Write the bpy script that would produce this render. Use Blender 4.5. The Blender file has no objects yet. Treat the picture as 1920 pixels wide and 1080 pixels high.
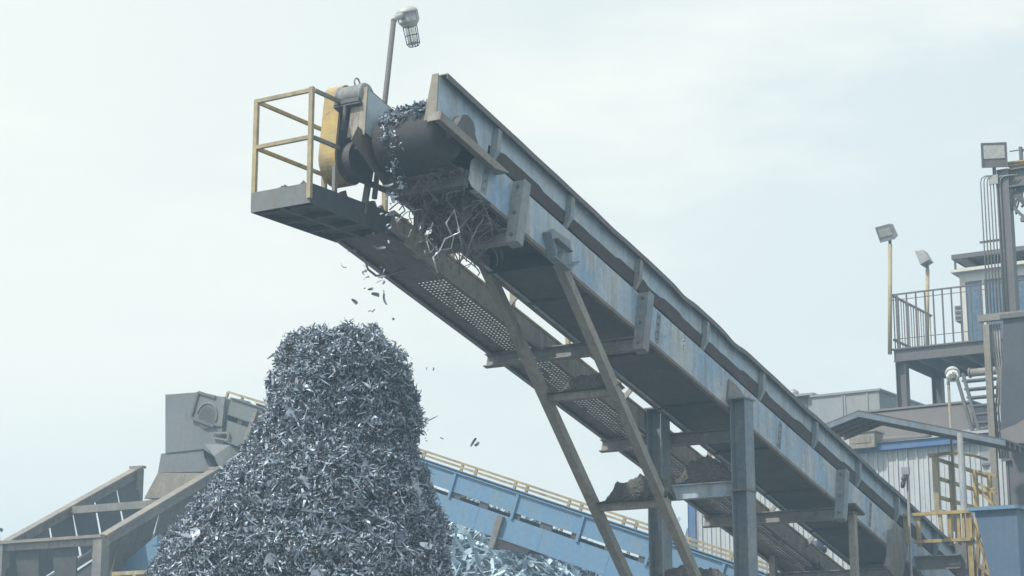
import bpy, math, random
import numpy as np
from mathutils import Vector, Matrix, noise

random.seed(7)
RNG = np.random.default_rng(7)
SC = bpy.context.scene
COL = SC.collection

# ------------------------------------------------------------------ camera
FPX, YH = 3600.0, 824.0                      # focal length and horizon offset, in photograph pixels
TH = math.atan(YH / FPX)
CT, ST = math.cos(TH), math.sin(TH)
CAM = Vector((0, 0, 1.7))
cam = bpy.data.cameras.new('camera')
cam.sensor_width = 36.0
cam.lens = 36.0 * FPX / 1920.0
cam.clip_end = 5000.0
camo = bpy.data.objects.new('camera', cam)
camo.location = CAM
camo.rotation_euler = (math.radians(90) + TH, 0, 0)
COL.objects.link(camo)
SC.camera = camo

# ------------------------------------------------------------------ sky, sun, exposure
SUN = Vector((-0.52, -0.30, 0.80)).normalized()
world = bpy.data.worlds.new('World')
SC.world = world
world.use_nodes = True
wt = world.node_tree
wt.nodes.clear()
wo = wt.nodes.new('ShaderNodeOutputWorld')
bg = wt.nodes.new('ShaderNodeBackground')
sky = wt.nodes.new('ShaderNodeTexSky')
sky.sky_type = 'NISHITA'
sky.sun_disc = False
sky.sun_elevation = math.asin(SUN.z)
sky.sun_rotation = math.atan2(SUN.x, SUN.y)
sky.dust_density = 3.0
sky.ozone_density = 1.5
tc = wt.nodes.new('ShaderNodeTexCoord')
mp = wt.nodes.new('ShaderNodeMapping')
mp.inputs['Scale'].default_value = (1.6, 1.6, 5.5)
n1 = wt.nodes.new('ShaderNodeTexNoise')
n1.inputs['Scale'].default_value = 2.2
n1.inputs['Detail'].default_value = 6
n1.inputs['Roughness'].default_value = 0.55
rmp = wt.nodes.new('ShaderNodeValToRGB')
rmp.color_ramp.elements[0].position = 0.46
rmp.color_ramp.elements[0].color = (0, 0, 0, 1)
rmp.color_ramp.elements[1].position = 0.64
rmp.color_ramp.elements[1].color = (0.75, 0.75, 0.75, 1)
veil = wt.nodes.new('ShaderNodeMixRGB')       # thin high veil of cloud over the whole sky
veil.inputs['Fac'].default_value = 0.80
veil.inputs['Color2'].default_value = (6.8, 7.4, 7.15, 1)
cld = wt.nodes.new('ShaderNodeMixRGB')        # brighter cloud banks
cld.inputs['Color2'].default_value = (8.1, 8.05, 7.35, 1)
lk = wt.links.new
lk(tc.outputs['Generated'], mp.inputs['Vector'])
lk(mp.outputs['Vector'], n1.inputs['Vector'])
lk(n1.outputs['Fac'], rmp.inputs['Fac'])
lk(sky.outputs['Color'], veil.inputs['Color1'])
lk(veil.outputs['Color'], cld.inputs['Color1'])
lk(rmp.outputs['Color'], cld.inputs['Fac'])
glow = wt.nodes.new('ShaderNodeMixRGB')       # the veil is whiter and warmer on the sun's side and low down
glow.inputs['Color2'].default_value = (8.15, 8.05, 7.2, 1)
dt = wt.nodes.new('ShaderNodeVectorMath'); dt.operation = 'DOT_PRODUCT'
dt.inputs[1].default_value = (-0.8, 0.0, -0.7)
gr = wt.nodes.new('ShaderNodeValToRGB')
gr.color_ramp.elements[0].position = 0.0; gr.color_ramp.elements[0].color = (0, 0, 0, 1)
gr.color_ramp.elements[1].position = 0.62; gr.color_ramp.elements[1].color = (1, 1, 1, 1)
ma = wt.nodes.new('ShaderNodeMath'); ma.operation = 'ADD'; ma.inputs[1].default_value = 0.42
lk(tc.outputs['Generated'], dt.inputs[0]); lk(dt.outputs['Value'], ma.inputs[0]); lk(ma.outputs[0], gr.inputs['Fac'])
lk(gr.outputs['Color'], glow.inputs['Fac']); lk(cld.outputs['Color'], glow.inputs['Color1'])
lk(glow.outputs['Color'], bg.inputs['Color'])
bg.inputs['Strength'].default_value = 0.10
lk(bg.outputs['Background'], wo.inputs['Surface'])

sl = bpy.data.lights.new('sun', 'SUN')
sl.energy = 3.0
sl.angle = math.radians(1.2)
sl.color = (1.0, 0.95, 0.86)
slo = bpy.data.objects.new('sun', sl)
slo.rotation_euler = SUN.to_track_quat('Z', 'Y').to_euler()
slo.location = (-20, 10, 40)
COL.objects.link(slo)

SC.view_settings.view_transform = 'Standard'
SC.view_settings.look = 'None'
SC.view_settings.exposure = 0.46
SC.view_settings.gamma = 1.0
SC.render.engine = 'CYCLES'
SC.cycles.use_denoising = True
SC.cycles.max_bounces = 6
SC.cycles.diffuse_bounces = 3
SC.cycles.glossy_bounces = 3
SC.cycles.volume_bounces = 1
SC.cycles.caustics_reflective = False
SC.cycles.caustics_refractive = False
SC.cycles.sample_clamp_indirect = 6.0

# ------------------------------------------------------------------ survey: rays, frames
def ray(u, v):
    a = (u - 960.0) / FPX
    b = (540.0 - v) / FPX
    return Vector((a, CT - b * ST, ST + b * CT))

def aty(u, v, y):
    r = ray(u, v)
    return CAM + r * (y / r.y)

def at(u, v, depth):
    return CAM + ray(u, v) * depth

LAT = ray(-5040, 1364); LAT.z = 0; LAT.normalize()      # plant axis pointing left and away
DIR = Vector((LAT.y, -LAT.x, 0))                        # plant axis pointing right and away
UP = Vector((0, 0, 1))

class Frame:
    def __init__(self, o, ex, ey, ez):
        self.o = Vector(o); self.a = [Vector(ex), Vector(ey), Vector(ez)]
        self.m = Matrix.Identity(4)
        for i in range(3):
            for j in range(3):
                self.m[j][i] = self.a[i][j]
            self.m[i][3] = self.o[i]
    def w(self, p):
        return self.o + self.a[0] * p[0] + self.a[1] * p[1] + self.a[2] * p[2]
    def loc(self, p):
        q = Vector(p) - self.o
        return Vector((q.dot(self.a[0]), q.dot(self.a[1]), q.dot(self.a[2])))
    def hit(self, u, v, axis, val=0.0):
        r = ray(u, v); n = self.a[axis]
        k = (n.dot(self.o) + val - n.dot(CAM)) / n.dot(r)
        return self.loc(CAM + r * k)
    def hx(self, u, v, x=0.0): return self.hit(u, v, 0, x)
    def hy(self, u, v, y=0.0): return self.hit(u, v, 1, y)
    def hz(self, u, v, z=0.0): return self.hit(u, v, 2, z)

WORLD = Frame((0, 0, 0), (1, 0, 0), (0, 1, 0), (0, 0, 1))

def plant(u, v, depth, rot=0.0):
    """frame on the ground under the surveyed point, aligned with the plant: x = right-away, y = left-away"""
    p = at(u, v, depth)
    ex, ey = DIR.copy(), LAT.copy()
    if rot:
        R = Matrix.Rotation(math.radians(rot), 3, 'Z'); ex = R @ ex; ey = R @ ey
    return Frame((p.x, p.y, 0), ex, ey, UP)

# ------------------------------------------------------------------ mesh builder
class MB:
    def __init__(self, fr=WORLD):
        self.fr = fr; self.v = []; self.f = []; self.sm = []
    def add(self, vs, fs, smooth=False):
        b = len(self.v)
        self.v += [self.fr.w(p) for p in vs]
        self.f += [tuple(b + i for i in f) for f in fs]
        self.sm += [smooth] * len(fs)
        return self
    def box(self, x0, x1, y0, y1, z0, z1):
        if x0 > x1: x0, x1 = x1, x0
        if y0 > y1: y0, y1 = y1, y0
        if z0 > z1: z0, z1 = z1, z0
        vs = [(x, y, z) for z in (z0, z1) for y in (y0, y1) for x in (x0, x1)]
        return self.add(vs, [(0, 2, 3, 1), (4, 5, 7, 6), (0, 1, 5, 4), (2, 6, 7, 3), (0, 4, 6, 2), (1, 3, 7, 5)])
    def prism(self, poly, axis, a, b, smooth=False):
        """poly in the two other axes (in x,y,z order), extruded along axis from a to b"""
        def mk(p, c):
            q = list(p); q.insert(axis, c); return tuple(q)
        n = len(poly)
        vs = [mk(p, a) for p in poly] + [mk(p, b) for p in poly]
        fs = [(i, (i + 1) % n, n + (i + 1) % n, n + i) for i in range(n)]
        self.add(vs, fs, smooth)
        k = len(self.v) - 2 * n
        self.f += [tuple(k + i for i in reversed(range(n))), tuple(k + n + i for i in range(n))]
        self.sm += [False, False]
        return self
    def bar(self, p0, p1, w, h, up=(0, 0, 1)):
        p0, p1, up = Vector(p0), Vector(p1), Vector(up)
        d = (p1 - p0).normalized()
        s = d.cross(up)
        if s.length < 1e-4: s = d.cross(Vector((1, 0, 0)))
        s.normalize(); u = s.cross(d)
        vs = []
        for p in (p0, p1):
            for a, b in ((-1, -1), (1, -1), (1, 1), (-1, 1)):
                vs.append(p + s * (a * w / 2) + u * (b * h / 2))
        return self.add(vs, [(0, 3, 2, 1), (4, 5, 6, 7), (0, 1, 5, 4), (1, 2, 6, 5), (2, 3, 7, 6), (3, 0, 4, 7)])
    def tube(self, path, r, n=8, caps=True):
        path = [Vector(p) for p in path]
        vs, fs = [], []
        ref = None
        m = len(path)
        for i, p in enumerate(path):
            d = (path[min(i + 1, m - 1)] - path[max(i - 1, 0)]).normalized()
            if ref is None:
                ref = Vector((0, 0, 1)) if abs(d.z) < 0.9 else Vector((1, 0, 0))
            s = d.cross(ref)
            if s.length < 1e-4: s = d.cross(Vector((0, 1, 0)))
            s.normalize(); u = s.cross(d); ref = u
            rr = r[i] if isinstance(r, (list, tuple)) else r
            for k in range(n):
                a = 2 * math.pi * k / n
                vs.append(p + s * (rr * math.cos(a)) + u * (rr * math.sin(a)))
        for i in range(m - 1):
            for k in range(n):
                fs.append((i * n + k, i * n + (k + 1) % n, (i + 1) * n + (k + 1) % n, (i + 1) * n + k))
        self.add(vs, fs, True)
        if caps:
            b = len(self.v) - len(vs)
            self.f += [tuple(b + k for k in reversed(range(n))), tuple(b + (m - 1) * n + k for k in range(n))]
            self.sm += [False, False]
        return self
    def lathe(self, o, axis, prof, n=16):
        o, axis = Vector(o), Vector(axis).normalized()
        path = [o + axis * h for r, h in prof]
        # direction must stay constant, so rings are laid by hand
        s = axis.cross(Vector((0, 0, 1)))
        if s.length < 1e-3: s = axis.cross(Vector((1, 0, 0)))
        s.normalize(); u = s.cross(axis)
        vs, fs = [], []
        for p, (r, h) in zip(path, prof):
            for k in range(n):
                a = 2 * math.pi * k / n
                vs.append(p + s * (r * math.cos(a)) + u * (r * math.sin(a)))
        for i in range(len(prof) - 1):
            for k in range(n):
                fs.append((i * n + k, i * n + (k + 1) % n, (i + 1) * n + (k + 1) % n, (i + 1) * n + k))
        self.add(vs, fs, True)
        b = len(self.v) - len(vs); m = len(prof)
        self.f += [tuple(b + k for k in reversed(range(n))), tuple(b + (m - 1) * n + k for k in range(n))]
        self.sm += [False, False]
        return self
    def ibeam(self, p0, p1, depth, width, th=0.014, up=(0, 0, 1)):
        """depth along up, flanges of given width"""
        p0, p1, up = Vector(p0), Vector(p1), Vector(up).normalized()
        o = up * (depth / 2 - th / 2)
        self.bar(p0 + o, p1 + o, width, th, up)
        self.bar(p0 - o, p1 - o, width, th, up)
        self.bar(p0, p1, th, depth - 2 * th, up)
        return self
    def channel(self, p0, p1, depth, width, th=0.012, up=(0, 0, 1), side=1):
        p0, p1, up = Vector(p0), Vector(p1), Vector(up).normalized()
        d = (p1 - p0).normalized(); s = d.cross(up).normalized() * side
        o = up * (depth / 2 - th / 2)
        self.bar(p0 + o + s * width / 2, p1 + o + s * width / 2, width, th, up)
        self.bar(p0 - o + s * width / 2, p1 - o + s * width / 2, width, th, up)
        self.bar(p0 + s * th / 2, p1 + s * th / 2, th, depth - 2 * th, up)
        return self

FR_INV = {}
def _build(self, name, mat, root=None, fr=None):
    """root None: a top-level mesh in frame fr; otherwise a child of root, in root's own space"""
    me = bpy.data.meshes.new(name)
    im = FR_INV[root.name] if root is not None else (fr or self.fr).m.inverted()
    me.from_pydata([im @ p for p in self.v], [], self.f)
    me.polygons.foreach_set('use_smooth', self.sm)
    me.materials.append(mat)
    o = bpy.data.objects.new(name, me)
    COL.objects.link(o)
    if root is not None:
        o.parent = root
        FR_INV[o.name] = im
    else:
        o.matrix_world = (fr or self.fr).m
        FR_INV[o.name] = im
    return o
MB.build = _build

def tag(o, label, cat, group=None, kind=None):
    if label: o['label'] = label
    if cat: o['category'] = cat
    if group: o['group'] = group
    if kind: o['kind'] = kind
    return o

def thing(name, fr, label, cat, group=None):
    o = bpy.data.objects.new(name, None)
    COL.objects.link(o)
    o.empty_display_size = 0.3
    o.matrix_world = fr.m
    FR_INV[o.name] = fr.m.inverted()
    return tag(o, label, cat, group)

# ------------------------------------------------------------------ materials
def mat_new(name):
    m = bpy.data.materials.new(name); m.use_nodes = True
    nt = m.node_tree
    return m, nt, nt.nodes['Principled BSDF']

def ramp(nt, a, b, ca=(0, 0, 0, 1), cb=(1, 1, 1, 1)):
    r = nt.nodes.new('ShaderNodeValToRGB')
    r.color_ramp.elements[0].position = a; r.color_ramp.elements[0].color = ca
    r.color_ramp.elements[1].position = b; r.color_ramp.elements[1].color = cb
    return r

def paint(name, base, alt=None, rust=(0.16, 0.11, 0.075), patch=1.3, streak=0.55, alt_amt=1.0, rough=0.65,
          metal=0.0, bump=0.15, grime=0.35, scale=1.0):
    """weathered paint: big patches of a second tone, rust that runs down in streaks, fine dirt"""
    m, nt, p = mat_new(name)
    L = nt.links.new
    t = nt.nodes.new('ShaderNodeTexCoord')
    def nz(sc, det, vec_scale=(1, 1, 1), rgh=0.6, dist=0.0):
        mpn = nt.nodes.new('ShaderNodeMapping'); mpn.inputs['Scale'].default_value = vec_scale
        n = nt.nodes.new('ShaderNodeTexNoise'); n.inputs['Scale'].default_value = sc * scale
        n.inputs['Detail'].default_value = det; n.inputs['Roughness'].default_value = rgh
        n.inputs['Distortion'].default_value = dist
        L(t.outputs['Object'], mpn.inputs['Vector']); L(mpn.outputs['Vector'], n.inputs['Vector'])
        return n
    def mix(fac, c1, c2, f=None):
        x = nt.nodes.new('ShaderNodeMixRGB')
        for s, c in ((x.inputs['Color1'], c1), (x.inputs['Color2'], c2)):
            if isinstance(c, tuple): s.default_value = (*c, 1)
            else: L(c, s)
        if fac is not None: L(fac, x.inputs['Fac'])
        else: x.inputs['Fac'].default_value = f
        return x.outputs['Color']
    def gain(sock, k):
        x = nt.nodes.new('ShaderNodeMath'); x.operation = 'MULTIPLY'; L(sock, x.inputs[0]); x.inputs[1].default_value = k
        return x.outputs[0]
    col = base
    if alt:
        n = nz(patch, 5, (1, 1, 0.8), dist=0.6); r = ramp(nt, 0.42, 0.62); L(n.outputs['Fac'], r.inputs['Fac'])
        col = mix(gain(r.outputs['Color'], alt_amt), base, alt)
    n = nz(2.6, 6, (2.2, 2.2, 0.28), 0.65); r = ramp(nt, 0.48, 0.66); L(n.outputs['Fac'], r.inputs['Fac'])
    col = mix(gain(r.outputs['Color'], streak), col, rust)
    n = nz(5.0, 8, (1, 1, 0.7), 0.7); r = ramp(nt, 0.60, 0.68); L(n.outputs['Fac'], r.inputs['Fac'])
    col = mix(gain(r.outputs['Color'], streak * 0.9), col, tuple(c * 0.75 for c in rust))
    n = nz(11, 8, (1, 1, 1), 0.75)
    r = ramp(nt, 0.25, 0.75, (1 - grime, 1 - grime, 1 - grime, 1), (1 + grime * 0.6,) * 3 + (1,)); L(n.outputs['Fac'], r.inputs['Fac'])
    x = nt.nodes.new('ShaderNodeMixRGB'); x.blend_type = 'MULTIPLY'; x.inputs['Fac'].default_value = 1
    if isinstance(col, tuple): x.inputs['Color1'].default_value = (*col, 1)
    else: L(col, x.inputs['Color1'])
    L(r.outputs['Color'], x.inputs['Color2'])
    L(x.outputs['Color'], p.inputs['Base Color'])
    p.inputs['Roughness'].default_value = rough
    p.inputs['Metallic'].default_value = metal
    if bump:
        b = nt.nodes.new('ShaderNodeBump'); b.inputs['Strength'].default_value = bump; b.inputs['Distance'].default_value = 0.02
        L(n.outputs['Fac'], b.inputs['Height']); L(b.outputs['Normal'], p.inputs['Normal'])
    return m

def plain(name, col, rough=0.5, metal=0.0, trans=0.0, ior=1.45):
    m, nt, p = mat_new(name)
    n = nt.nodes.new('ShaderNodeTexNoise'); n.inputs['Scale'].default_value = 14; n.inputs['Detail'].default_value = 6
    t = nt.nodes.new('ShaderNodeTexCoord'); nt.links.new(t.outputs['Object'], n.inputs['Vector'])
    r = ramp(nt, 0.3, 0.7, tuple(c * 0.8 for c in col) + (1,), tuple(min(1, c * 1.15) for c in col) + (1,))
    nt.links.new(n.outputs['Fac'], r.inputs['Fac']); nt.links.new(r.outputs['Color'], p.inputs['Base Color'])
    p.inputs['Roughness'].default_value = rough; p.inputs['Metallic'].default_value = metal
    p.inputs['Transmission Weight'].default_value = trans; p.inputs['IOR'].default_value = ior
    return m

def earth(name, a, b, scale=6.0, bump=0.8, dist=0.05):
    m, nt, p = mat_new(name); L = nt.links.new
    t = nt.nodes.new('ShaderNodeTexCoord')
    n = nt.nodes.new('ShaderNodeTexNoise'); n.inputs['Scale'].default_value = scale; n.inputs['Detail'].default_value = 10
    n.inputs['Roughness'].default_value = 0.75
    L(t.outputs['Object'], n.inputs['Vector'])
    r = ramp(nt, 0.35, 0.68, (*a, 1), (*b, 1)); L(n.outputs['Fac'], r.inputs['Fac']); L(r.outputs['Color'], p.inputs['Base Color'])
    v = nt.nodes.new('ShaderNodeTexVoronoi'); v.inputs['Scale'].default_value = scale * 4; L(t.outputs['Object'], v.inputs['Vector'])
    ad = nt.nodes.new('ShaderNodeMath'); ad.operation = 'ADD'; L(n.outputs['Fac'], ad.inputs[0]); L(v.outputs['Distance'], ad.inputs[1])
    bp = nt.nodes.new('ShaderNodeBump'); bp.inputs['Strength'].default_value = bump; bp.inputs['Distance'].default_value = dist
    L(ad.outputs[0], bp.inputs['Height']); L(bp.outputs['Normal'], p.inputs['Normal'])
    p.inputs['Roughness'].default_value = 0.95
    return m

def scrap_mat(name, dark, light, metal=0.75, rough=0.42):
    """every strip carries its own tint in the 'tint' attribute"""
    m, nt, p = mat_new(name); L = nt.links.new
    at_ = nt.nodes.new('ShaderNodeAttribute'); at_.attribute_name = 'tint'
    r = nt.nodes.new('ShaderNodeValToRGB'); e = r.color_ramp.elements
    e[0].position = 0; e[0].color = (*dark, 1); e[1].position = 1; e[1].color = (*light, 1)
    k = e.new(0.55); k.color = tuple(0.65 * a + 0.35 * b for a, b in zip(dark, light)) + (1,)
    k = e.new(0.07); k.color = (0.10, 0.07, 0.05, 1)
    k = e.new(0.12); k.color = (*dark, 1)
    L(at_.outputs['Fac'], r.inputs['Fac']); L(r.outputs['Color'], p.inputs['Base Color'])
    p.inputs['Metallic'].default_value = metal; p.inputs['Roughness'].default_value = rough
    return m

M = dict(
    stringer=paint('blue_grey_paint', (0.46, 0.50, 0.53), (0.27, 0.41, 0.57), (0.22, 0.18, 0.14), patch=1.6, streak=0.62, grime=0.3),
    skirt=paint('skirt_paint', (0.43, 0.50, 0.55), (0.33, 0.45, 0.56), (0.20, 0.16, 0.13), streak=0.35, grime=0.25),
    rusty=paint('rusty_steel', (0.155, 0.135, 0.12), (0.20, 0.175, 0.145), (0.12, 0.08, 0.06), streak=0.6),
    greysteel=paint('dusty_grey_steel', (0.25, 0.24, 0.22), (0.19, 0.20, 0.21), (0.15, 0.12, 0.09), streak=0.5),
    tan=paint('dusty_tan_steel', (0.29, 0.265, 0.225), (0.23, 0.225, 0.215), (0.17, 0.12, 0.08), streak=0.5),
    postpaint=paint('post_paint', (0.26, 0.28, 0.29), (0.18, 0.23, 0.29), (0.20, 0.16, 0.11), streak=0.6),
    dark=paint('dark_steel', (0.065, 0.072, 0.085), (0.095, 0.095, 0.10), (0.075, 0.06, 0.05), streak=0.5),
    slate=paint('slate_steel', (0.115, 0.115, 0.125), (0.14, 0.135, 0.135), (0.10, 0.08, 0.07), streak=0.3, grime=0.2),
    belt=paint('belt_rubber', (0.040, 0.043, 0.050), (0.055, 0.055, 0.058), (0.07, 0.06, 0.055), streak=0.25, rough=0.85),
    beltedge=paint('belt_edge', (0.050, 0.040, 0.042), (0.07, 0.055, 0.052), (0.06, 0.045, 0.04), rough=0.9),
    yellow=paint('yellow_paint', (0.52, 0.38, 0.13), (0.40, 0.31, 0.16), (0.16, 0.12, 0.09), streak=0.6, patch=2.5),
    yellowpale=paint('pale_yellow_paint', (0.44, 0.37, 0.22), (0.33, 0.29, 0.20), (0.19, 0.15, 0.11), streak=0.4, patch=2.0),
    blue=paint('conveyor_blue_paint', (0.125, 0.255, 0.42), (0.15, 0.27, 0.39), (0.22, 0.22, 0.21), streak=0.3, grime=0.2),
    binblue=paint('bin_blue_paint', (0.075, 0.14, 0.24), (0.10, 0.16, 0.23), (0.16, 0.17, 0.18), streak=0.3, grime=0.2),
    trimblue=paint('trim_blue_paint', (0.07, 0.16, 0.36), (0.10, 0.18, 0.33), (0.14, 0.16, 0.2), streak=0.3, grime=0.15),
    chute=paint('chute_grey_paint', (0.175, 0.195, 0.205), (0.15, 0.17, 0.185), (0.17, 0.13, 0.10), streak=0.35, grime=0.2, patch=0.8),
    wall=paint('wall_metal_sheet', (0.52, 0.56, 0.59), (0.47, 0.52, 0.56), (0.30, 0.28, 0.26), streak=0.3, grime=0.12, bump=0.05),
    clad=paint('cladding_grey', (0.30, 0.32, 0.33), (0.27, 0.30, 0.32), (0.24, 0.23, 0.22), streak=0.3, grime=0.15, bump=0.05),
    brownclad=paint('cladding_brown_grey', (0.20, 0.185, 0.185), (0.18, 0.17, 0.175), (0.16, 0.14, 0.13), streak=0.25, grime=0.12, bump=0.05),
    darkclad=paint('cladding_dark', (0.11, 0.115, 0.125), (0.13, 0.13, 0.135), (0.10, 0.085, 0.08), streak=0.35, grime=0.2),
    white=paint('white_paint', (0.66, 0.66, 0.62), (0.6, 0.6, 0.57), (0.4, 0.36, 0.3), streak=0.2, grime=0.1, bump=0.03),
    galv=paint('galvanised_steel', (0.36, 0.37, 0.37), (0.30, 0.31, 0.32), (0.24, 0.21, 0.18), streak=0.3, metal=0.2, rough=0.5),
    conduit=paint('conduit_steel', (0.25, 0.25, 0.25), (0.30, 0.29, 0.26), (0.2, 0.17, 0.13), streak=0.3, metal=0.2, rough=0.55),
    window=plain('window_glass', (0.11, 0.17, 0.25), 0.12, 0.0),
    lens=plain('lamp_lens', (0.42, 0.42, 0.40), 0.25, 0.0),
    jar=plain('lamp_jar_glass', (0.85, 0.86, 0.82), 0.12, 0.0, 0.75),
    mud=earth('caked_mud', (0.075, 0.071, 0.066), (0.155, 0.147, 0.135), 7.0),
    soil=earth('yard_soil', (0.11, 0.108, 0.105), (0.21, 0.205, 0.20), 1.5, 0.5),
    scrap=scrap_mat('shredded_steel', (0.155, 0.185, 0.23), (0.42, 0.50, 0.60), 0.3, 0.48),
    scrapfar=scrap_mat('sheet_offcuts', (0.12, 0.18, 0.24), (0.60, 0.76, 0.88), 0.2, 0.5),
    scrapcore=earth('scrap_core', (0.04, 0.043, 0.05), (0.10, 0.105, 0.115), 9.0),
    sticker=plain('sticker_white', (0.72, 0.72, 0.70), 0.5),
    ink=plain('sticker_ink', (0.08, 0.09, 0.10), 0.6),
    hopperdark=paint('hopper_dark_paint', (0.055, 0.068, 0.095), (0.075, 0.082, 0.10), (0.08, 0.06, 0.055), streak=0.4, grime=0.2),
    rustspot=paint('rust_spotted_steel', (0.36, 0.33, 0.285), (0.29, 0.275, 0.25), (0.075, 0.05, 0.045), streak=1.0, patch=4.0, scale=1.6),
    walkgrey=paint('lit_walkway_paint', (0.36, 0.33, 0.28), (0.30, 0.29, 0.27), (0.18, 0.14, 0.11), streak=0.5),  # lightened so the shaded near frame of the walkway looks lit
    treadgrey=paint('tread_steel', (0.135, 0.13, 0.125), (0.17, 0.16, 0.15), (0.09, 0.075, 0.065), streak=0.5),
    lampgrey=paint('lamp_grey_paint', (0.50, 0.52, 0.52), (0.44, 0.46, 0.47), (0.3, 0.28, 0.25), streak=0.25, grime=0.15, rough=0.45),
    fasciablue=paint('fascia_blue_grey', (0.15, 0.19, 0.24), (0.18, 0.22, 0.26), (0.12, 0.11, 0.10), streak=0.4),
    navy=paint('motor_blue', (0.06, 0.08, 0.16), (0.08, 0.10, 0.17), (0.09, 0.08, 0.08), streak=0.3),
    fibre=paint('hanging_fibre', (0.095, 0.09, 0.085), (0.17, 0.16, 0.15), (0.10, 0.08, 0.06), rough=0.9, patch=4),
    wire=paint('bare_wire', (0.30, 0.29, 0.27), (0.2, 0.18, 0.16), (0.2, 0.13, 0.09), metal=0.5, rough=0.45),
    bright=plain('bright_metal', (0.55, 0.57, 0.60), 0.3, 0.8),
)

# ------------------------------------------------------------------ scrap strips
def rand_unit(n):
    v = RNG.normal(size=(n, 3)); return v / np.linalg.norm(v, axis=1, keepdims=True)

def strips(P, N, lmin, lmax, wmin, wmax, K=5, curl=1.0, lift=0.35, bright=0.5):
    """curled ribbons of metal lying on points P with normals N -> verts, quads, tint per vertex"""
    n = len(P)
    lump = np.array([noise.noise(Vector(p) * 1.7) for p in P]) * 0.42 if n > 1500 else np.zeros(n)
    t = rand_unit(n)
    t -= N * (np.sum(t * N, 1, keepdims=True)) * (1 - lift * RNG.random((n, 1)) * 2)
    t /= np.linalg.norm(t, axis=1, keepdims=True) + 1e-9
    b = np.cross(t, N + 0.9 * rand_unit(n)); b /= np.linalg.norm(b, axis=1, keepdims=True) + 1e-9
    c = np.cross(b, t)
    ln = lmin + (lmax - lmin) * RNG.random(n) ** 2.2
    wd = wmin + (wmax - wmin) * RNG.random(n) ** 1.8
    kap = curl * RNG.normal(size=n) * 1.3
    tw = curl * RNG.normal(size=n) * 0.8
    V = np.zeros((n, K, 2, 3))
    for k in range(K):
        s = k / (K - 1) - 0.5
        ang = kap * s
        off = (t * np.sin(ang)[:, None] + c * (1 - np.cos(ang))[:, None])
        sc = np.where(np.abs(kap) < 0.05, 1.0, 1.0 / np.where(np.abs(kap) < 0.05, 1.0, kap))
        q = np.where((np.abs(kap) < 0.05)[:, None], t * s, off * sc[:, None])
        pos = P + q * ln[:, None]
        ta = tw * s
        bb = b * np.cos(ta)[:, None] + c * np.sin(ta)[:, None]
        w2 = wd * (0.5 if 0 < k < K - 1 else 0.32)
        V[:, k, 0] = pos - bb * w2[:, None]
        V[:, k, 1] = pos + bb * w2[:, None]
    verts = V.reshape(-1, 3)
    base = (np.arange(n) * K * 2)[:, None, None]
    kk = np.arange(K - 1)[None, :, None] * 2
    quad = np.array([0, 1, 3, 2])[None, None, :]
    faces = (base + kk + quad).reshape(-1, 4)
    tint = np.clip(RNG.random(n) ** (1.0 / max(bright, 0.05) * 0.5) * (1 + lump), 0, 1)
    tint = np.repeat(tint, K * 2)
    return verts, faces, tint

def np_object(name, verts, faces, tint, mat, fr=WORLD, extra=None):
    """one mesh from arrays; extra = (verts, faces, material) joined below the strips"""
    if extra is not None:
        ev, ef, em = extra
        nv = len(verts)
        verts = np.vstack([verts, np.array(ev, float)])
        tint = np.concatenate([tint, np.zeros(len(ev))])
    me = bpy.data.meshes.new(name)
    im = np.array(fr.m.inverted())
    lv = verts @ im[:3, :3].T + im[:3, 3]
    nq = len(faces)
    loops = faces.reshape(-1)
    starts = np.arange(nq) * 4
    if extra is not None:
        ef = np.array(ef) + nv
        loops = np.concatenate([loops, ef.reshape(-1)])
        starts = np.concatenate([starts, nq * 4 + np.arange(len(ef)) * 4])
    me.vertices.add(len(lv)); me.vertices.foreach_set('co', lv.reshape(-1))
    me.loops.add(len(loops)); me.loops.foreach_set('vertex_index', loops.astype(np.int32))
    me.polygons.add(len(starts)); me.polygons.foreach_set('loop_start', starts.astype(np.int32))
    me.polygons.foreach_set('use_smooth', np.ones(len(starts), bool))
    a = me.attributes.new('tint', 'FLOAT', 'POINT'); a.data.foreach_set('value', tint.astype(np.float32))
    me.materials.append(mat)
    if extra is not None:
        me.materials.append(em)
        mi = np.zeros(len(starts), np.int32); mi[nq:] = 1
        me.polygons.foreach_set('material_index', mi)
    me.update(calc_edges=True)
    o = bpy.data.objects.new(name, me); COL.objects.link(o); o.matrix_world = fr.m
    return o

def heap(name, fr, x0, x1, y0, y1, z, prof, mat, label, cat, group=None, nx=70, ny=22, rough=0.055, freq=4.0):
    """a mound lying on z in frame fr; prof(u) gives the height along x (u 0..1), rounded across y"""
    vs, fs = [], []
    sd = random.random() * 50
    for i in range(nx + 1):
        u = i / nx
        for j in range(ny + 1):
            w = j / ny
            h = prof(u) * max(0.0, math.sin(math.pi * w)) ** 0.55
            p = Vector((x0 + (x1 - x0) * u, y0 + (y1 - y0) * w, 0))
            nzv = noise.fractal(p * freq + Vector((sd, sd, 0)), 1.0, 2.0, 4)
            vs.append((p.x, p.y, z + max(0.002, h * (1 + rough * nzv * 2.2) + ((rough * 0.25 * nzv + 0.03 * noise.noise(p * 22) + 0.015 * noise.noise(p * 47)) if h > 0.03 else 0))))
    for i in range(nx):
        for j in range(ny):
            a = i * (ny + 1) + j
            fs.append((a, a + ny + 1, a + ny + 2, a + 1))
    mb = MB(fr); mb.add(vs, fs, True)
    k = len(vs)
    rim = [i * (ny + 1) for i in range(nx + 1)] + [nx * (ny + 1) + j for j in range(1, ny + 1)] + \
          [i * (ny + 1) + ny for i in range(nx - 1, -1, -1)] + [j for j in range(ny - 1, 0, -1)]
    mb.f.append(tuple(reversed(rim))); mb.sm.append(False)
    o = mb.build(name, mat, None, fr)
    return tag(o, label, cat, group)

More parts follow.
